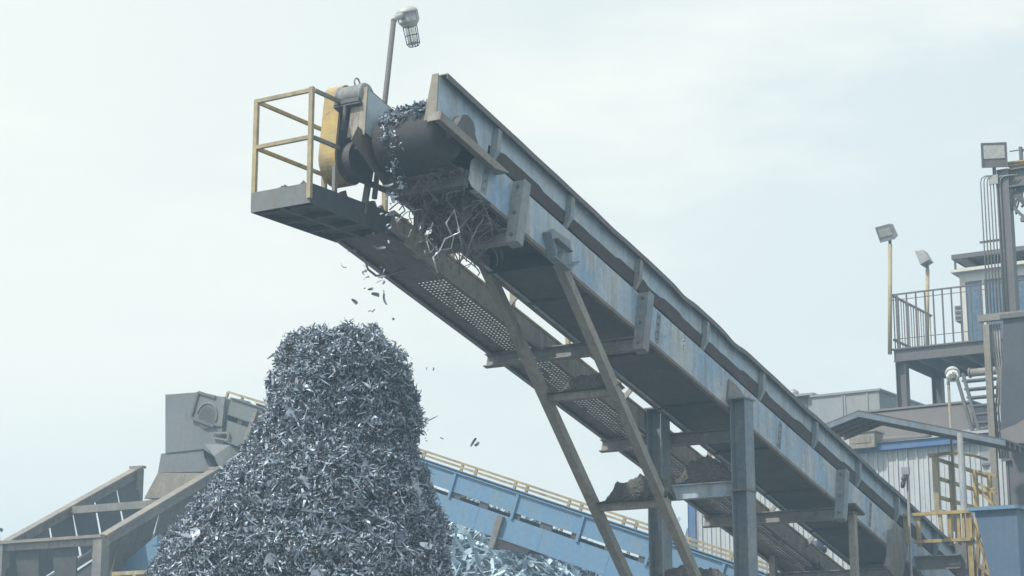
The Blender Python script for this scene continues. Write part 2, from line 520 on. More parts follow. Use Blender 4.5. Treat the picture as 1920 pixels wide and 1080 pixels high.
# ================================================================== ground
g = MB(WORLD)
g.add([(-400, -40, 0), (400, -40, 0), (400, 700, 0), (-400, 700, 0)], [(0, 1, 2, 3)])
tag(g.build('ground', M['soil']), None, None, None, 'structure')

# ================================================================== main belt conveyor
INC = math.radians(13.5)
O = at(1077, 515, 22.5)
ES = DIR * math.cos(INC) - UP * math.sin(INC)
EN = DIR * math.sin(INC) + UP * math.cos(INC)
C = Frame(O, ES, LAT, EN)                       # s along the belt (down), t across, n normal to the belt
RG = Frame((O.x, O.y, 0), DIR, LAT, UP)         # level frame under it
root = thing('belt_conveyor', RG, 'long inclined grey-blue belt conveyor that drops shredded scrap from its raised head onto the pile', 'conveyor')
S1 = 15.5

def strip_s(mb, ss, top, bot, t0, t1):
    """wall between two profiles along s, thickness t0..t1"""
    vs, fs = [], []
    for s in ss:
        a, b = bot(s), top(s)
        vs += [(s, t0, a), (s, t0, b), (s, t1, b), (s, t1, a)]
    for i in range(len(ss) - 1):
        k = i * 4
        for q in range(4):
            fs.append((k + q, k + (q + 1) % 4, k + 4 + (q + 1) % 4, k + 4 + q))
    fs += [(0, 3, 2, 1), tuple(len(vs) - 4 + q for q in range(4))]
    mb.add(vs, fs)

# --- side frames (stringers)
for near in (True, False):
    t0, t1, fl = (0.0, 0.012, 0.09) if near else (0.988, 1.0, 0.91)
    mb = MB(C)
    mb.prism([(-2.36, 0.05), (-2.28, 0.0), (S1, 0.0), (S1, 0.46), (-2.22, 0.46), (-2.36, 0.28)], 1, t0, t1)
    mb.box(-2.2, S1, t1 if near else fl, fl if near else t0, 0.0, 0.012)
    mb.box(-2.2, S1, t1 if near else fl, fl if near else t0, 0.448, 0.46)
    o = mb.build('side_frame', M['stringer'], root)
    e = MB(C)
    if near: e.box(-1.9, S1, -0.004, 0.05, -0.045, -0.003)
    else: e.box(-1.9, S1, 0.96, 1.004, -0.014, -0.002)
    e.build('edge_angle', M['rusty'], root)

mb = MB(C)                                        # joints where lengths of the side frame meet
for s in (-2.02, 2.15, 5.95, 9.4):
    mb = MB(C); mb.box(s, s + 0.010, -0.006, -0.001, 0.03, 0.43); mb.box(s - .09, s - .082, -0.006, -0.001, 0.03, 0.43)
    mb.box(s - .0819, s - .001, -0.004, -0.001, 0.03, 0.43)
    for n in (0.08, 0.18, 0.28, 0.38):
        mb.tube([(s - .04, -0.004, n), (s - .04, -0.022, n)], 0.014, 6)
    mb.build('joint_plate', M['postpaint'], root)
mb = MB(C)                                        # far side plate that carries the pulley bearing
mb.prism([(-3.22, 0.26), (-2.36, 0.0), (-2.365, 0.46), (-3.15, 0.46)], 1, 1.0, 1.012)
mb.build('head_plate', M['rusty'], root)

# --- skirt plates
def dent(s):
    d = 0.0
    for c, w, a in ((2.62, 0.22, 0.035), (4.15, 0.25, 0.04), (6.6, 0.3, 0.018), (0.6, .4, .008), (9.5, .5, .02)):
        d += a * math.exp(-((s - c) / w) ** 2)
    return d
def sk_top(s): return 0.925 - dent(s) + 0.006 * noise.noise(Vector((s * 2.1, 0, 0)))
def sk_bot(s):
    return (0.655 if NEAR_ else 0.50) + 0.012 * noise.noise(Vector((s * 3.0, 5, 0)))
NEAR_ = True
ss = [-2.05 + i * 0.12 for i in range(int((S1 + 2.05) / 0.12))]
for near in (True, False):
    t0, t1 = (0.03, 0.042) if near else (0.958, 0.97)
    NEAR_ = near
    mb = MB(C)
    mb.prism([(-3.05, 0.43), (-2.05, 0.43), (-2.0495, sk_top(-2.05)), (-3.13, 0.925)], 1, t0, t1)
    strip_s(mb, ss, sk_top, sk_bot, t0, t1)
    p = mb.build('skirt_plate', M['skirt'], root)
    f = MB(C)
    s2 = [-3.11] + ss
    if near: strip_s(f, s2, lambda s: sk_top(s) + 0.014, lambda s: sk_top(s) + 0.001, -0.065, t1)
    else: strip_s(f, s2, lambda s: sk_top(s) + 0.014, lambda s: sk_top(s) + 0.001, t0, 1.065)
    if near: strip_s(f, s2, lambda s: sk_top(s) + 0.0005, lambda s: sk_top(s) - 0.050, -0.065, -0.055)
    f.build('top_flange', M['slate'], root)  # slate, darker than the skirt: the lip's shade is in its colour
    # end flange facing the drop
    f = MB(C)
    if near:
        q = [(-3.052, 0.032, 0.425), (-3.052, 0.19, 0.425), (-3.138, 0.11, 0.935), (-3.138, 0.032, 0.935)]
    else:
        q = [(-3.052, 0.965, 0.40), (-3.052, 1.20, 0.40), (-3.138, 1.15, 0.955), (-3.138, 0.965, 0.955)]
    vs = q + [(a - 0.014, b, c) for a, b, c in q]
    f.add(vs, [(0, 1, 2, 3), (7, 6, 5, 4), (0, 4, 5, 1), (1, 5, 6, 2), (2, 6, 7, 3), (3, 7, 4, 0)])
    f.build('end_flange', M['tan' if near else 'rustspot'], root)

# rubber sealing strip with a ragged upper edge, hanging below the near skirt
NEAR_ = True
rb = MB(C)
strip_s(rb, [-1.95 + 0.11 * i for i in range(158)], lambda s: 0.672 + 0.022 * (1 if noise.noise(Vector((s * 1.1, 2, 7))) > 0.05 else -0.3) + 0.012 * noise.noise(Vector((s * 5, 1, 0))),
        lambda s: 0.50 + 0.02 * noise.noise(Vector((s * 2, 8, 0))), 0.014, 0.027)
rb.build('rubber_strip', M['beltedge'], root)

# --- ribs that carry the skirt
for s in (-2.0, -0.33, 1.42, 3.35, 5.15, 7.05, 8.75, 10.4, 12.2):
    mb = MB(C)
    mb.prism([(-0.060, 0.60), (-0.048, 0.868), (0.029, 0.91), (0.029, 0.462), (-0.012, 0.462)], 0, s - 0.006, s + 0.006)
    mb.add([(s + .006, -0.060, 0.60), (s + .07, -0.060, 0.60), (s + .07, -0.048, 0.868), (s + .006, -0.048, 0.868),
            (s + .006, -0.050, 0.60), (s + .07, -0.050, 0.60), (s + .07, -0.038, 0.868), (s + .006, -0.038, 0.868)],
           [(0, 1, 2, 3), (7, 6, 5, 4), (0, 4, 5, 1), (1, 5, 6, 2), (2, 6, 7, 3), (3, 7, 4, 0)])
    mb.add([(s + .006, -0.060, 0.60), (s + .07, -0.060, 0.60), (s + .04, -0.012, 0.462), (s + .006, -0.012, 0.462),
            (s + .006, -0.050, 0.60), (s + .07, -0.050, 0.60), (s + .04, -0.002, 0.462), (s + .006, -0.002, 0.462)],
           [(0, 1, 2, 3), (7, 6, 5, 4), (0, 4, 5, 1), (1, 5, 6, 2), (2, 6, 7, 3), (3, 7, 4, 0)])
    mb.build('skirt_rib', M['postpaint'], root)

# --- belt, idlers, pulley, pan
mb = MB(C)
sb = [-2.75 + i * 0.15 for i in range(int((S1 + 2.7) / 0.15))]
prof = [(0.07, 0.70), (0.15, 0.63), (0.30, 0.535), (0.5, 0.525), (0.70, 0.535), (0.85, 0.63), (0.93, 0.70)]
vs, fs = [], []
for s in sb:
    k = max(0.0, min(1.0, (s + 2.75) / 1.6))
    for i, (t, n) in enumerate(prof):
        nn = 0.70 + (n - 0.70) * k + 0.012 * noise.noise(Vector((s * 2.5, t * 3, 9))) * (1.6 if i in (0, 6) else 0.3)
        vs.append((s, t, nn))
    for i, (t, n) in enumerate(reversed(prof)):
        nn = 0.70 + (n - 0.70) * k - 0.025
        vs.append((s, t, nn))
m2 = len(prof) * 2
for i in range(len(sb) - 1):
    for q in range(m2):
        fs.append((i * m2 + q, i * m2 + (q + 1) % m2, (i + 1) * m2 + (q + 1) % m2, (i + 1) * m2 + q))
mb.add(vs, fs, True)
mb.build('carrying_belt', M['beltedge'], root)
mb = MB(C)                                        # return belt under the head
mb.box(-2.72, 14.5, 0.1, 0.9, 0.145, 0.16)
mb.build('return_belt', M['belt'], root)
mb = MB(C)
pr = [(0.20, 0.0)] + [(0.283 + 0.006 * math.sin(i), 0.001 + 0.8 * i / 10) for i in range(11)] + [(0.20, 0.802)]
mb.lathe((-2.73, 0.10, 0.425), (0, 1, 0), pr, 36)
hp = mb.build('head_pulley', M['belt'], root)
mb = MB(C); mb.tube([(-2.73, -0.12, 0.425), (-2.73, 1.34, 0.425)], 0.045, 12)
mb.build('shaft', M['slate'], hp)
for s in [-1.6 + 1.15 * i for i in range(14)]:
    mb = MB(C); mb.tube([(s, 0.06, 0.47), (s, 0.30, 0.44), (s, 0.70, 0.44), (s, 0.94, 0.47)], 0.062, 10)
    mb.build('idler', M['dark'], root)
mb = MB(C); mb.box(-2.40, -2.33, 0.02, 0.98, -0.04, 0.16); mb.box(-2.46, -2.40, 0.05, 0.95, 0.10, 0.16)
mb.build('belt_scraper', M['dark'], root)
# bearing housings and their mounting angles
for tt, mt0, mt1 in ((-0.10, -0.17, -0.002), (1.07, 1.002, 1.10)):
    mb = MB(C)
    mb.prism([(-2.73 + 0.15 * math.cos(a), 0.47 + 0.13 * math.sin(a)) for a in [math.pi * i / 10 for i in range(11)]] +
             [(-2.92, 0.40), (-2.92, 0.365), (-2.50, 0.365), (-2.50, 0.40)], 1, tt - 0.05, tt + 0.05)
    mb.build('bearing', M['dark'], root)
    mb = MB(C)
    sgn = -1 if mt0 < 0 else 1
    out = mt0 if sgn < 0 else mt1
    h0 = -3.27 if sgn < 0 else -3.02
    mb.box(h0, -1.87, mt0, mt1, 0.352, 0.364)
    mb.prism([(h0, 0.265), (-2.15, 0.265), (-1.87, 0.351), (h0, 0.351)], 1, out - 0.006, out + 0.006)
    mb.box(h0, h0 + 0.012, mt0 + 0.01, mt1 - 0.01, 0.265, 0.351)
    mb.build('mounting_angle', M['tan'] if sgn < 0 else M['rusty'], root)
mb = MB(C)
mb.box(-0.35, S1, 0.015, 0.985, 0.02, 0.032)
mb.box(-0.36, -0.35, 0.013, 0.987, -0.03, 0.34)
for i in range(8):
    s = 0.55 + 1.75 * i
    mb.box(s, s + 0.05, 0.014, 0.986, -0.012, 0.0195)
mb.build('bottom_pan', M['dark'], root)

# --- hangers and cross beams that also carry the walkway
for i, s in enumerate((-1.45, 1.6, 4.72, 8.05)):
    if i != 2:
        mb = MB(C)
        mb.box(s - 0.07, s - 0.058, -0.145, -0.003, -0.31, 0.455)
        mb.box(s - 0.0579, s + 0.085, -0.145, -0.133, -0.30, 0.475)
        mb.box(s - 0.0579, s + 0.085, -0.132, -0.003, -0.31, -0.298)
        h = mb.build('hanger', M['postpaint'], root)
        for n in (-0.22, 0.05, 0.38):
            b = MB(C); b.tube([(s - 0.071, -0.075, n), (s - 0.095, -0.075, n)], 0.022, 6); b.build('bolt', M['rusty'], h)
    mb = MB(C)
    far = 1.22 if i == 0 else 2.16
    mb.channel((s, -0.02, -0.225), (s, far, -0.225), 0.175, 0.085, 0.012, (0, 0, 1), -1)
    mb.build('cross_beam', M['greysteel'], root)
# lower base plate and the last beam
mb = MB(C)
mb.prism([(10.35, 0.42), (10.0, -0.40), (10.75, -0.46), (10.95, 0.25), (10.75, 0.44)], 1, -0.03, -0.004)
mb.box(10.02, 10.04, -0.12, -0.03, -0.40, 0.2)
mb.build('gusset_plate', M['greysteel'], root)
mb = MB(C)
mb.channel((10.4, -0.03, -0.42), (10.4, 2.16, -0.42), 0.19, 0.09, 0.012, (0, 0, 1), -1)
mb.build('cross_beam', M['greysteel'], root)

# --- sticker on the side frame, with its faint print
st = MB(C)
p = C.hy(1281, 650, 0.0)
st.prism([(p.x + .040 * math.cos(a) * 1.0, p.z + 0.075 + 0.035 * math.sin(a)) for a in [2 * math.pi * k / 14 for k in range(14)]], 1, -0.004, -0.001)
st.box(p.x - 0.042, p.x + 0.046, -0.004, -0.001, p.z - 0.055, p.z + 0.034)
sk = st.build('sticker', M['sticker'], root)
st = MB(C)
st.prism([(p.x + .022 * math.cos(a), p.z + 0.077 + 0.016 * math.sin(a)) for a in [2 * math.pi * k / 10 for k in range(10)]], 1, -0.007, -0.005)
st.box(p.x - 0.028, p.x + 0.03, -0.007, -0.005, p.z + 0.008, p.z + 0.022)
st.box(p.x - 0.028, p.x + 0.022, -0.007, -0.005, p.z - 0.016, p.z - 0.006)
st.box(p.x - 0.028, p.x + 0.03, -0.007, -0.005, p.z - 0.042, p.z - 0.030)
st.build('print', M['ink'], sk)

# --- slanted support legs with ties
def c2r(p): return RG.loc(C.w(p))
LG0 = c2r((-0.5, 0.05, 0.16)); LG1 = c2r((3.83, 0.05, -2.49))
dv = (LG1 - LG0); dv *= (LG0.z / -dv.z)
legs = []
for y in (0.05, 1.02):
    a = LG0.copy(); a.y = y
    b = a + dv; b.y = y
    mb = MB(RG); mb.bar(a, b, 0.115, 0.115, (1, 0, 1))
    mb.box(b.x - 0.2, b.x + 0.2, y - 0.2, y + 0.2, 0.0, 0.03)
    mb.build('slanted_leg', M['tan'], root)
    legs.append((a, b))
ties = []
for (u, v) in ((1148, 729), (1245, 941)):
    q = RG.hy(u, v, 0.0)
    k = (LG0.z - q.z) / LG0.z
    x = LG0.x + dv.x * k
    mb = MB(RG); mb.channel((x, 0.0, q.z), (x, 1.08, q.z), 0.09, 0.13, 0.012, (0, 0, 1), 1)
    mb.build('leg_tie', M['tan'], root)
    ties.append((x, q.z))
# bracket under the side frame where the near leg lands
mb = MB(C)
mb.prism([(-0.80, 0.16), (-0.62, 0.30), (-0.22, 0.34), (-0.10, 0.10), (-0.30, -0.09), (-0.62, -0.09)], 1, -0.022, -0.004)
mb.box(-0.64, -0.28, -0.125, -0.0215, -0.09, -0.0755)
mb.box(-0.60, -0.24, -0.10, -0.0218, 0.17, 0.182)
mb.prism([(-0.50, -0.074), (-0.49, -0.074), (-0.42, 0.10), (-0.43, 0.10)], 1, -0.10, -0.022)
mb.prism([(-0.80, 0.16), (-0.785, 0.17), (-0.605, -0.075), (-0.62, -0.075)], 1, -0.12, -0.022)
mb.prism([(-0.10, 0.10), (-0.115, 0.11), (-0.315, -0.08), (-0.30, -0.09)], 1, -0.12, -0.022)
mb.build('leg_bracket', M['postpaint'], root)

# --- upright posts
def hpost(u0, u1, v, y0, ztop, name='post', fl=0.012, mat='postpaint', root_=None):
    """H section: flanges face along y, seen web faces along -x; u0..u1 are its left and right edges at row v"""
    xr = RG.hy(u1, v, y0).x
    w = 0.27
    x0 = xr - w
    d = 0.22
    mb = MB(RG)
    mb.box(x0, xr, y0, y0 + fl, 0, ztop)
    mb.box(x0, xr, y0 + d - fl, y0 + d, 0, ztop)
    mb.box(x0 + w / 2 - 0.006, x0 + w / 2 + 0.006, y0 + fl, y0 + d - fl, 0, ztop)
    mb.box(x0 - 0.04, xr + 0.04, y0 - 0.02, y0 + d + 0.02, ztop, ztop + 0.02)
    mb.box(x0 - 0.08, xr + 0.08, y0 - 0.08, y0 + d + 0.08, 0, 0.03)
    mb.build(name, M[mat], root)
    return x0, xr
zt = RG.hy(1392, 745, -0.25).z
NX0, NX1 = hpost(1370, 1416, 900, -0.245, zt)
mb = MB(C); q = C.hy(1375, 720, -0.03)
mb.prism([(q.x - 0.12, 0.05), (q.x - 0.12, q.z + .02), (q.x + 0.1, q.z + .03), (q.x + 0.62, 0.26), (q.x + 0.55, 0.05)], 1, -0.03, -0.004)
mb.build('post_bracket', M['greysteel'], root)
zf = RG.hy(1236, 765, 1.03).z
FX0, FX1 = hpost(1212, 1258, 900, 1.03, zf)
# splice line on the near post
zs = RG.hy(1392, 915, -0.25).z
mb = MB(RG); mb.box(NX0 - 0.015, NX1 + 0.015, -0.26, -0.02, zs - 0.012, zs + 0.012); mb.build('splice_plate', M['rusty'], root)
# girt between the posts with a blue upper flange
zg = RG.hy(1320, 907, 0.5).z
mb = MB(RG); mb.ibeam((NX0 + 0.135, -0.02, zg - 0.11), (NX0 + 0.135, 1.03, zg - 0.11), 0.2, 0.16, 0.014)
mb.build('post_girt', M['stringer'], root)
zg2 = RG.hy(1260, 1082, 0.6).z
mb = MB(RG); mb.ibeam((NX0 + 0.135, -0.02, zg2 - 0.1), (NX0 + 0.135, 1.03, zg2 - 0.1), 0.2, 0.16, 0.014)
mb.build('post_girt', M['greysteel'], root)
# thin posts farther down
q = RG.hy(1598, 962, -0.1)
mb = MB(RG); mb.box(q.x - 0.05, q.x + 0.06, -0.15, -0.05, 0, q.z)
mb.build('post', M['tan'], root)
mb = MB(RG)
mb.add([(q.x - .16, -.22, q.z + .10), (q.x + .22, -.22, q.z - .02), (q.x + .22, .0, q.z - .02), (q.x - .16, .0, q.z + .10),
        (q.x - .16, -.22, q.z + .13), (q.x + .22, -.22, q.z + .01), (q.x + .22, .0, q.z + .01), (q.x - .16, .0, q.z + .13)],
       [(0, 3, 2, 1), (4, 5, 6, 7), (0, 1, 5, 4), (1, 2, 6, 5), (2, 3, 7, 6), (3, 0, 4, 7)])
mb.box(q.x - 0.12, q.x + 0.1, -0.16, -0.02, q.z - 0.02, q.z + 0.02)
mb.build('post_cap', M['rusty'], root)
q = RG.hy(1451, 1000, 1.9)
mb = MB(RG); mb.box(q.x - 0.05, q.x + 0.06, 1.88, 1.98, 0, q.z + 0.1); mb.build('post', M['tan'], root)

# --- walkway along the far side
mb = MB(C)
mb.box(-1.95, 13, 1.28, 1.292, -0.17, 0.045)
mb.box(-1.95, 13, 1.292, 1.34, -0.17, -0.158)
mb.build('walkway_frame', M['walkgrey'], root)
mb = MB(C); mb.box(-1.95, 13, 1.262, 1.31, 0.048, 0.075); mb.build('kick_rail', M['yellow'], root)  # yellow strip also paints in the lit look of the frame's top edge
mb = MB(C)
mb.box(-2.0, 13, 2.09, 2.102, -0.16, 0.05)
mb.box(-2.0, 13, 2.04, 2.09, -0.16, -0.148)
mb.build('walkway_frame', M['greysteel'], root)
mb = MB(C)                                        # perforated tread plates; holes run in a band, some of them clogged
z0, z1 = -0.120, -0.108
mb.box(-2.0, 13, 1.293, 1.46, z0, z1)
mb.box(-2.0, 13, 1.86, 2.088, z0, z1)
nb = 7
tb = [1.46 + (1.86 - 1.46) * i / nb for i in range(nb + 1)]
for i in range(nb + 1):
    mb.box(-2.0, 13, tb[i] - 0.010, tb[i] + 0.010, z0 + 0.001, z1 - 0.001)
pitch = 0.062
ns = int(15 / pitch)
for k in range(ns):
    s = -2.0 + k * pitch
    mb.box(s, s + 0.033, 1.459, 1.861, z0 + 0.0005, z1 - 0.0005)
    for i in range(nb):
        q = noise.noise(Vector((s * 0.9, tb[i] * 3.2, 3.3))) + 0.25 * noise.noise(Vector((s * 7, tb[i] * 17, 1.0)))
        if q > 0.26 or s < -0.6 and q > -0.25:
            mb.box(s + 0.0325, s + pitch + 0.0005, tb[i] + 0.0095, tb[i + 1] - 0.0095, z0 + 0.002, z1 - 0.002)
mb.build('tread_plate', M['treadgrey'], root)
for s in (0.55, 2.1, 3.6, 5.2, 6.7, 8.4, 9.9):
    mb = MB(C); mb.bar((s, 1.275, -0.05), (s + 0.08, 1.02, 0.36), 0.07, 0.02, (1, 0, 0))
    mb.build('walkway_strut', M['greysteel'], root)
hr = []
for i in range(10):
    s = -0.95 + 1.5 * i
    a = C.w((s, 2.07, -0.05)); b = a + UP * 1.1
    mb = MB(WORLD); mb.bar(a, b, 0.055, 0.055, DIR); mb.build('rail_post', M['yellowpale'], root)
for h in (0.55, 1.08):
    a = C.w((-0.95, 2.07, -0.05)) + UP * h; b = C.w((12.6, 2.07, -0.05)) + UP * h
    mb = MB(WORLD); mb.bar(a, b, 0.05, 0.05); mb.build('hand_rail', M['yellowpale'], root)

# --- head platform
A = RG.hy(470, 399, 2.10)
XA, ZB = A.x, A.z
ZT = RG.hx(475, 361, XA).z
XE = XA + 1.55
mb = MB(RG)
mb.box(XA, XA + 0.012, 1.30, 2.10, ZB, ZT); mb.build('toe_board', M['chute'], root)  # lighter paint puts the light on this end into the colour
mb = MB(RG)
mb.prism([(XA + 0.013, ZB), (XE + .3, ZB - 0.06), (XE + .3, ZT + .01), (XA + 0.013, ZT)], 1, 1.30, 1.312)
mb.build('toe_board', M['dark'], root)  # darker paint than the end board carries the shade on this side
mb = MB(RG)
mb.prism([(XA + 0.013, ZB), (XE, ZB - 0.0), (XE, ZB + 0.12), (XA + 0.013, ZT)], 1, 2.088, 2.10)
mb.build('toe_board', M['dark'], root)
mb = MB(RG)
mb.box(XA + 0.013, XE + .2, 1.313, 2.087, ZB + 0.06, ZB + 0.075)
for k in range(4):
    x = XA + 0.1 + 0.45 * k
    mb.box(x, x + 0.05, 1.314, 2.086, ZB + 0.0, ZB + 0.059)
mb.box(XA + 0.02, XE, 1.66, 1.72, ZB - 0.012, ZB - 0.001)
mb.build('platform_deck', M['dark'], root)
# platform railing
zr = RG.hx(487, 184, XA).z
zm = RG.hx(483, 271, XA).z
px = XA + 0.03
pw = 0.042
mb = MB(RG); mb.box(px - pw / 2, px + pw / 2, 2.06, 2.11, ZB + 0.05, zr); mb.build('rail_post', M['yellowpale'], root)
mb = MB(RG); mb.box(px - pw / 2 - .03, px + pw / 2 - .03, 1.28, 1.33, ZB + 0.05, zr); mb.build('rail_post', M['yellowpale'], root)
for z in (zr, zm):
    w = 0.04
    mb = MB(RG); mb.box(px - w / 2, px + w / 2, 1.33, 2.06, z - 0.042, z); mb.build('hand_rail', M['yellowpale'], root)
    mb = MB(RG); mb.box(px + w / 2, XA + 1.25, 2.068, 2.102, z - 0.043, z - 0.004); mb.build('hand_rail', M['yellow'], root)
    mb = MB(RG); mb.box(px + w / 2, XA + 0.50, 1.288, 1.322, z - 0.044, z - 0.004); mb.build('hand_rail', M['greysteel'], root)
for x in (XA + 1.25,):
    mb = MB(RG); mb.box(x, x + 0.05, 2.06, 2.11, ZB + 0.05, zr); mb.build('rail_post', M['yellowpale'], root)
q = RG.hy(628, 360, 1.34)
mb = MB(RG); mb.box(q.x - 0.02, q.x + 0.03, 1.33, 1.37, ZB + 0.05, q.z + 0.3); mb.build('guard_foot', M['greysteel'], root)
a = RG.hy(681, 384, 1.33); b = RG.hy(704, 300, 1.33)
mb = MB(RG); mb.bar((a.x, 1.33, a.z - .1), (b.x, 1.33, b.z + .25), 0.06, 0.05, (1, 0, 0)); mb.build('guard_brace', M['greysteel'], root)
a = RG.hy(665, 332, 1.3); b = RG.hy(735, 362, 1.3)
mb = MB(RG); mb.bar((a.x, 1.3, a.z), (b.x, 1.3, b.z), 0.05, 0.05); mb.build('guard_brace', M['dark'], root)

# --- drive: belt guard, motor, sheaves
def hull2(c1, r1, c2, r2, n=14):
    pts = [(c1[0] + r1 * math.cos(2 * math.pi * k / 40), c1[1] + r1 * math.sin(2 * math.pi * k / 40)) for k in range(40)] + \
          [(c2[0] + r2 * math.cos(2 * math.pi * k / 40), c2[1] + r2 * math.sin(2 * math.pi * k / 40)) for k in range(40)]
    pts = sorted(set(pts))
    def half(ps):
        h = []
        for p in ps:
            while len(h) > 1 and (h[-1][0] - h[-2][0]) * (p[1] - h[-2][1]) - (h[-1][1] - h[-2][1]) * (p[0] - h[-2][0]) <= 0: h.pop()
            h.append(p)
        return h
    lo, up = half(pts), half(pts[::-1])
    return lo[:-1] + up[:-1]
c1 = C.hy(652, 181, 1.385); c2 = C.hy(656, 301, 1.385)
g = MB(C)
g.prism(hull2((c1.x, c1.z), 0.13, (c2.x, c2.z), 0.28), 1, 1.385, 1.61, False)
dg = g.build('drive_guard', M['yellow'], root)
g = MB(C)
g.prism(hull2((c1.x, c1.z), 0.118, (c2.x, c2.z), 0.268), 1, 1.372, 1.384)
g.build('guard_back', M['dark'], dg)
q = C.hy(632, 166, 1.35)
mt = MB(C)
mc = C.hy(655, 184, 1.27)
prf = [(0.06, 0), (0.125, 0.005), (0.135, 0.02), (0.135, 0.05), (0.118, 0.055)]
for k in range(9):
    prf += [(0.118, 0.06 + k * 0.03), (0.128, 0.068 + k * 0.03), (0.128, 0.078 + k * 0.03), (0.118, 0.086 + k * 0.03)]
prf += [(0.118, 0.33), (0.135, 0.335), (0.135, 0.36), (0.06, 0.37)]
mt.lathe((mc.x, 1.02, mc.z), (0, 1, 0), prf, 20)
mo = mt.build('motor', M['postpaint'], root)
mb = MB(C)
mb.tube([(mc.x + 0.05 * math.cos(a), 1.2, mc.z + 0.185 + 0.05 * math.sin(a)) for a in [2 * math.pi * k / 14 for k in range(15)]], 0.011, 6)
mb.tube([(mc.x, 1.2, mc.z + 0.12), (mc.x, 1.2, mc.z + 0.145)], 0.014, 6)
mb.build('lifting_eye', M['galv'], mo)
mb = MB(C)
mb.box(mc.x - 0.12, mc.x + 0.16, 1.02, 1.37, mc.z - 0.175, mc.z - 0.15)
mb.box(mc.x - 0.13, mc.x - 0.09, 1.03, 1.36, mc.z - 0.15, mc.z - 0.10)
mb.box(mc.x + 0.09, mc.x + 0.13, 1.03, 1.36, mc.z - 0.15, mc.z - 0.10)
mb.tube([(mc.x - .1, 1.22, mc.z - 0.17), (mc.x - .06, 1.22, 0.45)], 0.025, 6)
mb.tube([(mc.x + .14, 1.22, mc.z - 0.17), (mc.x + .18, 1.22, 0.4)], 0.025, 6)
mb.build('motor_base', M['dark'], root)
mb = MB(C)                                        # gearbox between the guard and the frame
mb.prism(hull2((c2.x + .02, c2.z - .01), 0.22, (c2.x + .12, c2.z + .06), 0.18), 1, 1.25, 1.371)
mb.build('gear_reducer', M['dark'], root)

# ------------------------------------------------------------------ mud and debris resting on the frames
def hump(*pts):
    def f(u):
        for (a, ha), (b, hb) in zip(pts, pts[1:]):
            if a <= u <= b:
                k = (u - a) / (b - a); k = k * k * (3 - 2 * k)
                return ha + (hb - ha) * k
        return 0.0
    return f
def lat(fr_x, z):                                 # frame whose x runs along the plant's lateral axis, towards the camera side
    return Frame(RG.w((fr_x, 0, z)), -LAT, DIR, UP)
x, z = ties[0]
heap('mud_heap', lat(x, 0), -0.98, 0.02, -0.08, 0.14, z + 0.045, hump((0, 0), (.18, .02), (.36, .17), (.5, .21), (.72, .19), (.9, .12), (1, .03)), M['mud'],
     'low grey mud heap on the upper tie between the slanted legs', 'mud heap', 'mud heaps on the frames')
x, z = ties[1]
heap('mud_heap', lat(x, 0), -1.0, 0.05, -0.10, 0.16, z + 0.045, hump((0, 0), (.14, .03), (.30, .24), (.48, .30), (.60, .33), (.68, .27), (.82, .30), (.95, .27), (1, .12)), M['mud'],
     'tall lumpy mud heap on the lower tie between the slanted legs', 'mud heap', 'mud heaps on the frames')
heap('mud_heap', lat(NX0 + 0.135, 0), -1.0, 0.0, -0.09, 0.10, zg - 0.008, hump((0, .02), (.18, .10), (.40, .33), (.62, .36), (.82, .27), (1, .10)), M['mud'],
     'brown mud heap on the blue-topped beam between the upright posts', 'mud heap', 'mud heaps on the frames')
heap('mud_heap', lat(NX0 + 0.135, 0), -1.3, -0.1, -0.09, 0.10, zg2 + 0.002, hump((0, .02), (.3, .16), (.5, .20), (.8, .14), (1, .03)), M['mud'],
     'mud heap at the bottom edge between the upright posts', 'mud heap', 'mud heaps on the frames')

# ------------------------------------------------------------------ lamp on its pole at the head
LP = Frame(C.w((-2.58, 1.27, -0.17)), ES, LAT, EN)
lt = thing('guarded_lamp', Frame(C.w((-2.58, 1.27, -0.17)), DIR, LAT, UP), 'caged jar lamp on a thin leaning pole above the conveyor head', 'lamp', 'jar lamps on thin poles')
top = LP.hy(738, 40, 0.0)
ft = LP.hy(702, 372, 0.0)
mb = MB(LP); mb.tube([(ft.x, 0, ft.z), (top.x, 0, top.z)], 0.031, 10); mb.build('pole', M['slate'], lt)
ha = LP.hy(762, 18, 0.0); hb = LP.hy(776, 86, 0.0)
ax = (hb - ha)
ln = ax.length; axn = ax.normalized()
mb = MB(LP)
mb.lathe(ha, axn, [(0.02, -0.035), (0.08, -0.03), (0.118, 0.0), (0.13, 0.02), (0.13, 0.035), (0.120, 0.04), (0.120, 0.13), (0.127, 0.135), (0.12, 0.15), (0.09, 0.19), (0.087, 0.205), (0.05, 0.21)], 20)
for k in range(8):
    a = 2 * math.pi * k / 8
    s = axn.cross(Vector((0, 1, 0))).normalized(); u = s.cross(axn)
    e = s * math.cos(a) + u * math.sin(a)
    mb.bar(ha + axn * 0.04 + e * 0.122, ha + axn * 0.135 + e * 0.122, 0.018, 0.014, e)
mb.tube([top, (top.x + 0.01, 0, top.z + 0.05), ha + axn * 0.05 - (axn.cross(Vector((0, 1, 0)))) * 0.0], 0.036, 8)
hd = mb.build('lamp_housing', M['lampgrey'], lt)
mb = MB(LP)
mb.lathe(ha, axn, [(0.06, 0.17), (0.066, 0.19), (0.064, ln - 0.05), (0.05, ln - 0.02), (0.02, ln - 0.005)], 18)
mb.build('lamp_jar', M['jar'], lt)
mb = MB(LP)
for k in range(6):
    a = 2 * math.pi * k / 6 + .3
    s = axn.cross(Vector((0, 1, 0))).normalized(); u = s.cross(axn)
    e = s * math.cos(a) + u * math.sin(a)
    mb.tube([ha + axn * 0.17 + e * 0.084, ha + axn * (ln - 0.03) + e * 0.078, ha + axn * (ln + 0.005) + e * 0.055, ha + axn * (ln + 0.012) + e * 0.02], 0.006, 5)
